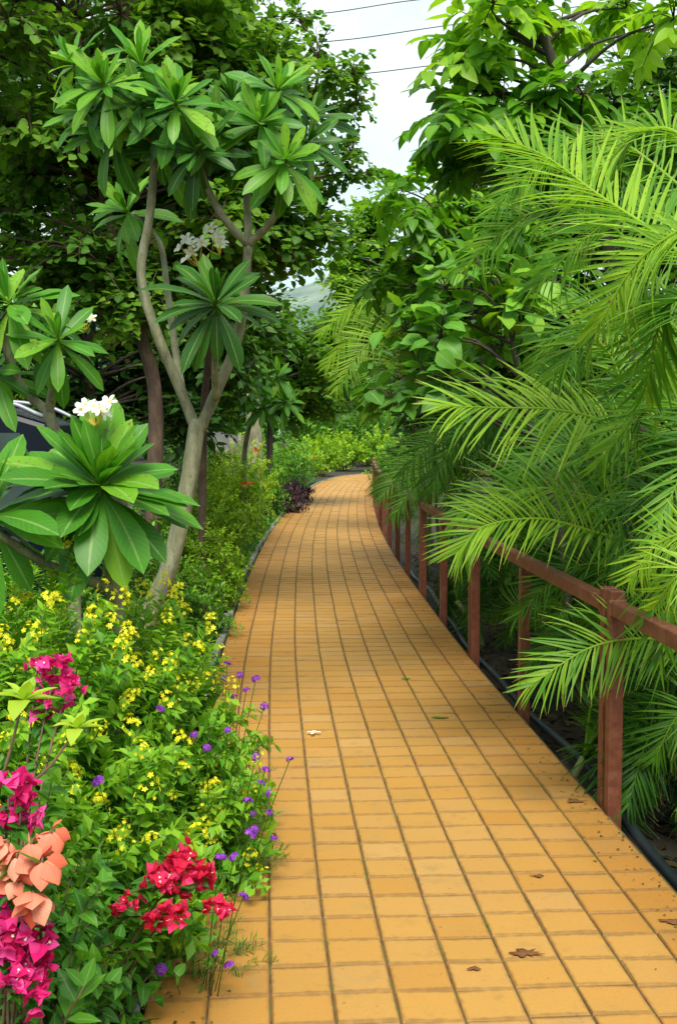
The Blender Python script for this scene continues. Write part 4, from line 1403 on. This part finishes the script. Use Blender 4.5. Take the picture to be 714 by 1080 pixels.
shrubs = [
    ('dark green ground-hugging shrub at the kerb just past the yellow-flowered bushes', at_left(6.3, 0.36), 0.66, 0.45, 180, 'bush_dark', 0.05, 0.5),
    ('dark green shrub wrapped round the leaning frangipani trunk', at_left(7.2, 0.85), 0.85, 0.5, 180, 'bush_dark', 0.055, 0.7),
    ('mid green small-leaved shrub at the kerb side of the leaning trunk', at_left(7.8, 0.38), 0.72, 0.48, 165, 'bush', 0.05, 0.45),
    ('mid green shrub behind the leaning frangipani trunk', at_left(9.2, 0.75), 1.1, 0.6, 180, 'bush', 0.055, 0.4),
    ('low mid green shrub at the kerb below the golden hedge', at_left(9.8, 0.38), 0.8, 0.46, 150, 'bush', 0.055, 0.4),
    ('golden green shrub nearest the forked trunk', gxy(203, 12.3), 1.42, 0.62, 210, 'gold', 0.062, 0.4),
    ('small golden shrub squeezed between the kerb and the forked trunk', gxy(228, 11.2), 0.95, 0.36, 110, 'gold', 0.058, 0.35),
    ('golden green shrub at the kerb with an orange blossom beside it', gxy(226, 14.4), 1.48, 0.56, 200, 'gold', 0.068, 0.45),
    ('golden green shrub between the orange blossoms', gxy(240, 17.0), 1.55, 0.62, 190, 'gold', 0.075, 0.5),
    ('brightest golden shrub in front of the wooden stakes', gxy(258, 20.0), 1.75, 0.66, 190, 'gold', 0.085, 0.65),
    ('dark spreading shrub at the car side of the bed', at_left(8.6, 1.9), 0.95, 0.65, 180, 'bush_dark', 0.06, 0.45),
    ('yellowish shrub behind the roof of the parked car', (-3.2, 12.9, -0.13), 2.2, 0.9, 150, 'gold', 0.08, 0.3),
    ('dark green shrub under the slim frangipani, against the side of the car', gxy(85, 7.3), 1.2, 0.6, 170, 'bush_dark', 0.065, 0.5),
    ('dark green shrub left of the forked trunk, behind the tall slim frangipani', gxy(110, 9.6), 1.45, 0.75, 150, 'bush_dark', 0.08, 0.45),
    ('dark green shrub behind the fork, between the stakes and the brown trunk', gxy(195, 17.5), 1.75, 0.8, 150, 'bush_dark', 0.09, 0.4),
    ('dark green shrub farther back in the shade behind the pale sheet', gxy(215, 26.0), 1.9, 1.3, 160, 'bush_dark', 0.12, 0.4),
    ('mid green shrub just before the dark purple plants', gxy(272, 23.5), 1.5, 0.8, 160, 'bush', 0.095, 0.45),
    ('green shrub just past the dark purple plants', gxy(294, 30.0), 1.5, 0.85, 110, 'bush', 0.11, 0.45),
    ('dark green shrub inside the path bend', gxy(300, 35.0), 1.75, 1.0, 110, 'bush_dark', 0.13, 0.5),
    ('yellow-green shrub inside the path bend', gxy(318, 41.0), 1.6, 1.1, 120, 'gold', 0.14, 0.4),
    ('yellow-green shrub at the vanishing end of the path', gxy(338, 48.0), 1.8, 1.3, 130, 'gold', 0.16, 0.4),
    ('yellow-green shrub closing the path view', gxy(362, 54.9), 1.9, 1.35, 150, 'gold', 0.17, 0.45),
    ('last yellow-green shrub closing the path view behind the fence end', gxy(402, 55.0), 2.1, 1.5, 150, 'gold', 0.17, 0.4),
    ('small golden shrub on the outer side of the final bend', at_left(49.5, 0.5), 1.0, 0.8, 110, 'gold', 0.12, 0.45),
    ('small lime shrub where the kerb of the final bend ends', at_left(52.3, 0.6), 1.1, 0.9, 110, 'gold', 0.12, 0.55),
    ('taller mid green shrub above the path end', gxy(335, 59.0), 4.0, 2.2, 150, 'bush', 0.2, 0.45),
    ('tallest mid green shrub above the path end', gxy(385, 62.0), 4.6, 2.6, 160, 'bush', 0.22, 0.4),
]
made = {}
for (lab, loc, H, Rr, n, mt, lf, tn) in shrubs:
    made[lab], tp = bush('garden_shrub', lab, loc, H, Rr, n, T_ell if lf < 0.1 else T_ovate, lf, M[mt], GH, 'shrub', node_gap=lf * 0.62, tone=tn, stem_mat=M['stem_brown'])
for (y, u, H_, R_, mt_, tn_, lab) in ((26.5, 0.7, 1.5, 0.8, 'bush', 0.35, 'mid green shrub leaning over the far part of the fence'), (34.0, 0.75, 1.6, 1.0, 'bush_dark', 0.5, 'dark green shrub swallowing the far end of the fence'),
                               (41.0, 0.9, 1.7, 1.1, 'bush', 0.4, 'mid green shrub right of the path just before it disappears')):
    p_ = PC(s_at_y(y), np.array(HALF + u))
    bush('garden_shrub', lab, (p_[0], p_[1], -0.2), H_, R_, 120, T_ovate, 0.13, M[mt_], 'shrubs around the far end of the fence', 'shrub', node_gap=0.08, tone=tn_, stem_mat=M['stem_brown'])
for i_, (y, u, lab) in enumerate(((5.6, 1.5, 'dark leafy shrub under the nearest palms outside the fence'), (7.6, 1.35, 'dark leafy shrub under the second palms outside the fence'),
                               (9.8, 1.2, 'dark leafy shrub under the third palms outside the fence'), (12.5, 1.1, 'dark leafy shrub under the fourth palms outside the fence'))):
    p_ = PC(s_at_y(y), np.array(HALF + u))
    bush('understory_shrub', lab, (p_[0], p_[1], -0.25), 1.2, 0.75, 110, T_ovate, 0.14, M['dark'], 'dark shrubs under the palms', 'shrub', node_gap=0.08, tone=0.4, stem_mat=M['stem_brown'])
# purple-leaved plants
for i_, (y, lab) in enumerate(((25.0, 'dark purple leafy plant at the kerb, nearer of the pair'), (28.5, 'dark purple leafy plant at the kerb, farther of the pair'))):
    bush('purple_plant', lab, at_left(y, 0.02), 0.72, 0.52, 130, T_ell, 0.11, M['purple_leaf'], 'dark purple plants', 'plant', node_gap=0.08, tone=0.5)


def canna(lab, loc, H):
    loc = A(*loc)
    rt = thing('canna', lab, 'plant', loc, 'orange-flowered plants')
    q, s_ = MB(), MB()
    for k in range(4):
        o = A(rng.normal(0, 0.06), rng.normal(0, 0.06), 0)
        h = H * rng.uniform(0.75, 1)
        s_.tube([o, o + A(0, 0, h)], [0.009, 0.005], 5)
        for j in range(5):
            a = rng.uniform(0, 6.28)
            d = A(math.cos(a), math.sin(a), 1.1)
            q.inst(T_strap[j % 2], [o + A(0, 0, h * (0.15 + 0.13 * j))], d, UP - d * 0.2, [[0.5, 0.34, 0.34]], rng.uniform(0.3, 0.7))
    s_.build('stem', M['stem_green'], rt)
    q.build('foliage', M['strap'], rt)
    f = MB()
    for k in range(12):
        d = rand_dirs(1, 0, 1)[0]
        f.inst(pt_sepal, [A(0, 0, H) + d * 0.03], d, UP, rng.uniform(0.05, 0.085), rng.random())
    f.build('flower_head', M['orange'], rt)


canna('orange-flowered plant beside the wooden stakes', A(*P(270, 500, 19.0)[:2], -0.13), 1.5)
canna('orange-flowered plant low among the golden shrubs', A(*P(260, 540, 16.2)[:2], -0.13), 1.1)
canna('orange-flowered plant beyond the dark purple plants', A(*P(331, 520, 39.0)[:2], -0.13), 0.95)

# stakes, stump and the pale sheet
mat_st = plain_mat('grey_wood', (0.21, 0.18, 0.12), 0.85, 0, 0.35, 30)
GS = 'wooden stakes behind the golden shrubs'
for (x0, y0, x1, y1, z, lab) in ((254, 530, 253, 458, 21.0, 'grey wooden stake, upright, closest to the stump'), (247, 530, 244, 462, 21.3, 'thin grey wooden stake, upright, left of its neighbour'),
                            (247, 520, 225, 468, 21.6, 'grey wooden stake leaning to the left')):
    a, b_ = P(x0, y0, z), P(x1, y1, z)
    a2 = a + (a - b_) * ((a[2] + 0.2) / (b_[2] - a[2]))
    q = MB()
    q.tube(bez([a2, (a2 + b_) / 2 + A(0.015, 0, 0), b_], 8), np.linspace(0.045, 0.035, 9), 8)
    o = q.build('wooden_stake', mat_st, None, a2)
    tag(o, lab, 'stake', GS)
a = A(*P(268, 500, 23)[:2], -0.13)
rt = thing('tree_stump', 'tall pale grey cut trunk standing behind the golden shrubs', 'stump', a)
q = MB()
c = bez([a, a + A(0.02, 0, 1.0), P(268, 445, 23), P(266, 415, 23)], 12)
q.tube(c, np.linspace(0.17, 0.14, len(c)), 12)
q.build('trunk', M['bark_grey'], rt, a)
q = MB()
c0 = P(242, 458, 23.5)
hw = 0.5
q.add([c0 + A(-hw, 0.1, 0.14), c0 + A(hw * 1.2, 0, -0.16), c0 + A(hw * 0.9, 0.1, -0.5), c0 + A(-hw * 0.3, 0.15, -0.35),
       c0 + A(-hw, 0.14, 0.14), c0 + A(hw * 1.2, 0.04, -0.16), c0 + A(hw * 0.9, 0.14, -0.5), c0 + A(-hw * 0.3, 0.19, -0.35)],
      [(0, 3, 2, 1), (4, 5, 6, 7), (0, 1, 5, 4), (1, 2, 6, 5), (2, 3, 7, 6), (3, 0, 4, 7)])
o = q.build('sheet', plain_mat('pale_sheet', (0.22, 0.225, 0.21), 0.6, 0, 0.1, 5), None, c0, False)
for s_ in (-1,):
    pass
tag(o, 'pale grey sheet propped in the shade behind the stakes', 'sheet')

# ------------------------------------------------------------------ parked car (mostly hidden behind the left plants)
def car():
    base = A(-3.72, 8.6, -0.13)
    rt = thing('parked_car', 'dark parked car with tinted windows behind the left plants', 'car', base)
    M['car'] = plain_mat('dark_car_paint', (0.004, 0.006, 0.011), 0.22, 0.0, 0.05, 3, 0.12)
    M['glass'] = plain_mat('tinted_glass', (0.02, 0.04, 0.026), 0.05, 0, 0.5, 4, 0.5)
    M['rub'] = plain_mat('rubber', (0.015, 0.015, 0.015), 0.8)
    M['chrome'] = plain_mat('bright_trim', (0.28, 0.30, 0.33), 0.45, 0.3, 0.05)
    ZT = 2.04

    def prism(prof, y0, y1, taper=0.0, zref=1.0):
        """side profile (x,z) swept across the car's width (y)"""
        q_ = MB()
        prof = np.array(prof, float)
        n_ = len(prof)
        ins = np.where(prof[:, 1] > zref, taper * (prof[:, 1] - zref) / (ZT - zref), 0)
        a_ = np.stack([prof[:, 0], y0 + ins, prof[:, 1]], 1)
        b_2 = np.stack([prof[:, 0], y1 - ins, prof[:, 1]], 1)
        q_.add(np.concatenate([a_, b_2]), [(k, k + n_, (k + 1) % n_ + n_, (k + 1) % n_) for k in range(n_)])
        q_.ngon.append(list(range(n_)))
        q_.ngon.append(list(reversed(range(n_, 2 * n_))))
        return q_
    low = [(-2.25, 0.4), (-2.3, 0.75), (-2.2, 0.98), (-1.2, 1.12), (2.05, 1.16), (2.22, 1.0), (2.28, 0.6), (2.2, 0.38)]
    prism(low, -0.88, 0.88, 0.02).build('body', M['car'], rt, None, False, 0.05)
    cab = [(-1.25, 1.1), (-0.55, 1.86), (-0.2, 1.98), (0.6, ZT), (1.35, 2.0), (1.75, 1.88), (2.12, 1.15)]
    prism(cab, -0.85, 0.85, 0.16, 1.1).build('cabin', M['car'], rt, None, False, 0.04)
    q_ = MB()
    f_ = [A(2.09, -0.66, 1.25), A(2.09, 0.66, 1.25), A(1.83, 0.60, 1.78), A(1.83, -0.60, 1.78)]
    f_ = [p + A(0.012, 0, 0) for p in f_]
    g_ = [p - A(0.02, 0, 0) for p in f_]
    q_.add(f_ + g_, [(0, 1, 2, 3), (7, 6, 5, 4), (0, 4, 5, 1), (1, 5, 6, 2), (2, 6, 7, 3), (3, 7, 4, 0)])
    q_.build('windscreen', M['glass'], rt, None, False)
    M['lamp_red'] = plain_mat('lamp_glass', (0.05, 0.055, 0.06), 0.15)
    for sgn in (-1, 1):
        q_ = MB()
        q_.box(A(2.2, sgn * 0.74, 1.02), 0.05, 0.1, 0.09)
        q_.build('headlight', M['lamp_red'], rt, None, False, 0.01)
    for sgn in (-1, 1):
        for (xa, xb, xc, xd) in ((-0.98, -0.45, 0.12, 0.12), (0.2, 0.2, 1.02, 1.02), (1.1, 1.1, 1.56, 1.84)):
            q_ = MB()
            zb, zt = 1.2, 1.82
            yb = (0.85 - 0.16 * (zb - 1.1) / (ZT - 1.1)) + 0.004
            yt = (0.85 - 0.16 * (zt - 1.1) / (ZT - 1.1)) + 0.004
            f_ = [A(xa, sgn * yb, zb), A(xd, sgn * yb, zb), A(xc, sgn * yt, zt), A(xb, sgn * yt, zt)]
            g_ = [p + A(0, -sgn * 0.012, 0) for p in f_]
            q_.add(f_ + g_, [(0, 1, 2, 3), (7, 6, 5, 4), (0, 4, 5, 1), (1, 5, 6, 2), (2, 6, 7, 3), (3, 7, 4, 0)])
            q_.build('window', M['glass'], rt, None, False)
        q_ = MB()
        q_.tube(bez([A(-0.4, sgn * 0.66, 1.96), A(0.0, sgn * 0.67, 2.05), A(0.7, sgn * 0.67, 2.085), A(1.4, sgn * 0.67, 2.04), A(1.7, sgn * 0.66, 1.93)], 16), 0.016, 8)
        q_.build('roof_rail', M['chrome'], rt)
        for x in (-1.45, 1.4):
            q_ = MB()
            a2 = np.linspace(0, 2 * math.pi, 33)[:-1]
            prof = [(0.20, 0.09), (0.33, 0.11), (0.36, 0.07), (0.36, -0.07), (0.33, -0.11), (0.20, -0.09)]
            v = np.concatenate([np.stack([x + r_ * np.cos(a2), np.full(32, sgn * 0.80 + w_), 0.36 + r_ * np.sin(a2)], 1) for r_, w_ in prof])
            q_.add(v, [(i_ * 32 + k, i_ * 32 + (k + 1) % 32, ((i_ + 1) % 6) * 32 + (k + 1) % 32, ((i_ + 1) % 6) * 32 + k) for i_ in range(6) for k in range(32)])
            wh = q_.build('wheel', M['rub'], rt)
            q_ = MB()
            for k in range(5):
                aa = k * 2 * math.pi / 5
                q_.box(A(x + 0.1 * math.cos(aa), sgn * 0.86, 0.36 + 0.1 * math.sin(aa)), 0.025, 0.015, 0.11, (math.cos(aa), 0, math.sin(aa)), (-math.sin(aa), 0, math.cos(aa)))
            q_.build('rim', M['chrome'], wh, None, False)
    rt.rotation_euler = (0, 0, R(3))


car()

# ------------------------------------------------------------------ overhead cables
mc = plain_mat('cable', (0.05, 0.05, 0.055), 0.6)
for (p0, p1, p2, lab) in (((285, 18), (430, 1), (560, -16), 'topmost overhead cable crossing the sky'), ((300, 47), (470, 27), (760, -18), 'middle overhead cable crossing the sky'), ((310, 82), (480, 66), (760, 30), 'lowest overhead cable crossing the sky')):
    d0 = 32
    q = MB()
    a, c_ = P(*p0, d0), P(*p2, d0 + 4)
    mid = P(*p1, d0 + 2)
    dl = norm(c_ - a)
    q.tube(bez([a - dl * 9 + A(0, 0, 0.9), a, mid, c_, c_ + dl * 9 + A(0, 0, 0.6)], 30), 0.014, 6)
    o = q.build('overhead_cable', mc, None, a)
    tag(o, lab, 'cable', 'overhead cables')

# ------------------------------------------------------------------ far: hill and woodland
hm = MB()
xs = np.linspace(-420, 320, 60)
ys = np.linspace(330, 560, 14)
V = []
for y in ys:
    for x in xs:
        e = math.sin(math.pi * min(1, max(0, (y - 330) / 200)) * 0.5)
        h = (62 + 10 * math.sin(x * 0.018 + 1) + 5 * math.sin(x * 0.05)) * (e ** 1.2) * (1 - 0.25 * max(0, (x - 60) / 260))
        V.append((x, y, h - 1))
nx = len(xs)
hm.add(V, [(j * nx + i_, j * nx + i_ + 1, (j + 1) * nx + i_ + 1, (j + 1) * nx + i_) for j in range(len(ys) - 1) for i_ in range(nx - 1)])
m, t, b, out = nt('hill_cover')
n1_ = noise(t, 0.035, 5)
c = ramp(t, n1_, [(0.4, (0.10, 0.15, 0.13)), (0.6, (0.20, 0.26, 0.20))])
t.links.new(c, b.inputs['Base Color'])
b.inputs['Roughness'].default_value = 1
o = hm.build('hill', m)
o['kind'] = 'structure'

wd = MB()
nW = 26000
x = rng.uniform(-34, 40, nW)
y = 76 + rng.normal(0, 2.0, nW)
top = 9.2 + 1.2 * np.sin(x * 0.5) + 0.8 * np.sin(x * 1.3 + 1) + np.where(np.abs(x + 1.2) < 2.6, -0.6, 0)
z = rng.random(nW) ** 0.8 * top
pos = np.stack([x, y, z], 1)
dd = rand_dirs(nW)
un = norm(A(0, -0.5, 0.8) + rng.normal(0, 0.4, (nW, 3)))
scatter(wd, T_ovate, pos, dd, un, rng.uniform(0.5, 0.95, nW), np.clip(0.35 + 0.25 * np.sin(x * 0.9) + rng.normal(0, 0.1, nW), 0, 1))
o = wd.build('distant_woodland', M['bush_dark'])
tag(o, 'distant green woodland closing off the end of the garden', 'woodland', None, 'stuff')

# ------------------------------------------------------------------ ground cover & litter
gc = MB()
n = 15000
yy = 2.6 + 30 * rng.random(n) ** 1.4
uu = -HALF - 0.06 - rng.random(n) ** 1.7 * 2.2
pp = PC(np.interp(yy, cl_pts[:, 1], arc), uu)
pp[:, 2] = -0.12
big = rng.uniform(0.05, 0.13, n)
scatter(gc, T_ell + T_fine, pp + A(0, 0, 0.02) + rng.random((n, 1)) * A(0, 0, 0.14), rand_dirs(n, 0.0, 0.9), np.tile(UP, (n, 1)), big, rng.uniform(0.1, 0.7, n))
tag(gc.build('ground_cover', M['bush_dark']), 'low green weeds covering the soil of the left bed', 'ground cover', None, 'stuff')
lt = MB()
n = 3500
yy = 3 + 16 * rng.random(n)
uu = HALF + 0.06 + rng.random(n) * 1.6
pp = PC(np.interp(yy, cl_pts[:, 1], arc), uu)
pp[:, 2] = -0.235 + rng.random(n) * 0.03
scatter(lt, T_ovate, pp, rand_dirs(n, -0.15, 0.3), norm(UP + rng.normal(0, 0.3, (n, 3))), rng.uniform(0.05, 0.12, n), rng.uniform(0, 1, n))
tag(lt.build('leaf_litter', M['litter']), 'dry brown leaf litter on the dark soil outside the fence', 'leaf litter', None, 'stuff')

M['dry'] = leaf_mat('dry_leaf', (0.09, 0.035, 0.014), (0.17, 0.07, 0.026), (0.26, 0.12, 0.04), 0.85, 0.05)
db = MB()
n = 1500
sy = s_at_y(2.8) + (s_at_y(30) - s_at_y(2.8)) * rng.random(n) ** 1.5
sidev = rng.choice([-1, 1], n)
uu = sidev * (HALF - np.abs(rng.normal(0, 0.10, n)))
pp = PC(sy, uu)
pp[:, 2] = 0.003 + rng.random(n) * 0.003
scatter(db, T_ell, pp, rand_dirs(n, -0.05, 0.12), norm(UP + rng.normal(0, 0.2, (n, 3))), rng.uniform(0.006, 0.026, n), rng.uniform(0, 1, n))
M['dry2'] = leaf_mat('dry_bits', (0.06, 0.035, 0.012), (0.14, 0.085, 0.025), (0.20, 0.19, 0.04), 0.85, 0.05)
tag(db.build('plant_debris', M['dry2']), 'tiny dry plant bits gathered along both edges of the paving', 'debris', None, 'stuff')
# fallen bits on the path
GF = 'fallen leaves on the path'
Tf = [leaf_tpl(pr_ovate, 0.3, 4, 0.5, 0.25, 0.15), leaf_tpl(pr_ell, 0.25, 4, -0.4, 0.3, 0.12)]
for (x, y, L, mt, lab) in ((553, 1005, 0.085, 'litter', 'dry brown leaf lying flat near the bottom of the paving'), (708, 972, 0.07, 'litter', 'dry brown leaf at the right picture edge of the paving'),
                      (463, 757, 0.075, 'bush', 'green leaf fallen on the middle of the paving'), (567, 924, 0.04, 'litter', 'small brown leaf scrap near the fence side of the paving'),
                      (500, 1022, 0.035, 'litter', 'tiny brown leaf scrap left of the flat dry leaf'), (606, 845, 0.07, 'litter', 'brown twig-like leaf by the nearest paired posts'),
                      (428, 716, 0.05, 'bush_dark', 'dark green leaf scrap in the middle distance of the paving')):
    q = MB()
    p = G(x, y, 0.005)
    a0 = rng.uniform(0, 6.28)
    kk = 26
    aa = np.linspace(0, 2 * math.pi, kk, endpoint=False)
    rr = L * 0.5 * np.clip(0.8 + 0.25 * np.sin(aa * 3 + a0) + rng.normal(0, 0.2, kk), 0.3, 1.3)
    ring = np.stack([rr * np.cos(aa + a0) * 1.25, rr * np.sin(aa + a0) * 0.75, 0.0015 + 0.0025 * rng.random(kk)], 1)
    q.add(np.concatenate([ring, ring * A(0.4, 0.4, 1), [[0, 0, 0.003]] * kk]), [(k, (k + 1) % kk, kk + (k + 1) % kk, kk + k) for k in range(kk)] + [(kk + k, kk + (k + 1) % kk, 2 * kk + (k + 1) % kk, 2 * kk + k) for k in range(kk)], None, rng.uniform(0.3, 0.6))
    o = q.build('fallen_leaf', M['dry'] if mt == 'litter' else M[mt], None)
    o.location = p
    md = o.modifiers.new('thick', 'SOLIDIFY')
    md.thickness = 0.001
    tag(o, lab, 'leaf', GF)
q = MB()
p = G(331, 773, 0.012)
for k in range(4):
    a = k * 1.5
    q.inst(fl_pl, [p], A(math.cos(a), math.sin(a), 0.35), UP, 0.04, 0.5)
tag(q.build('fallen_flower', M['white_plum'], None, p), 'small white blossom lying on the paving', 'flower')
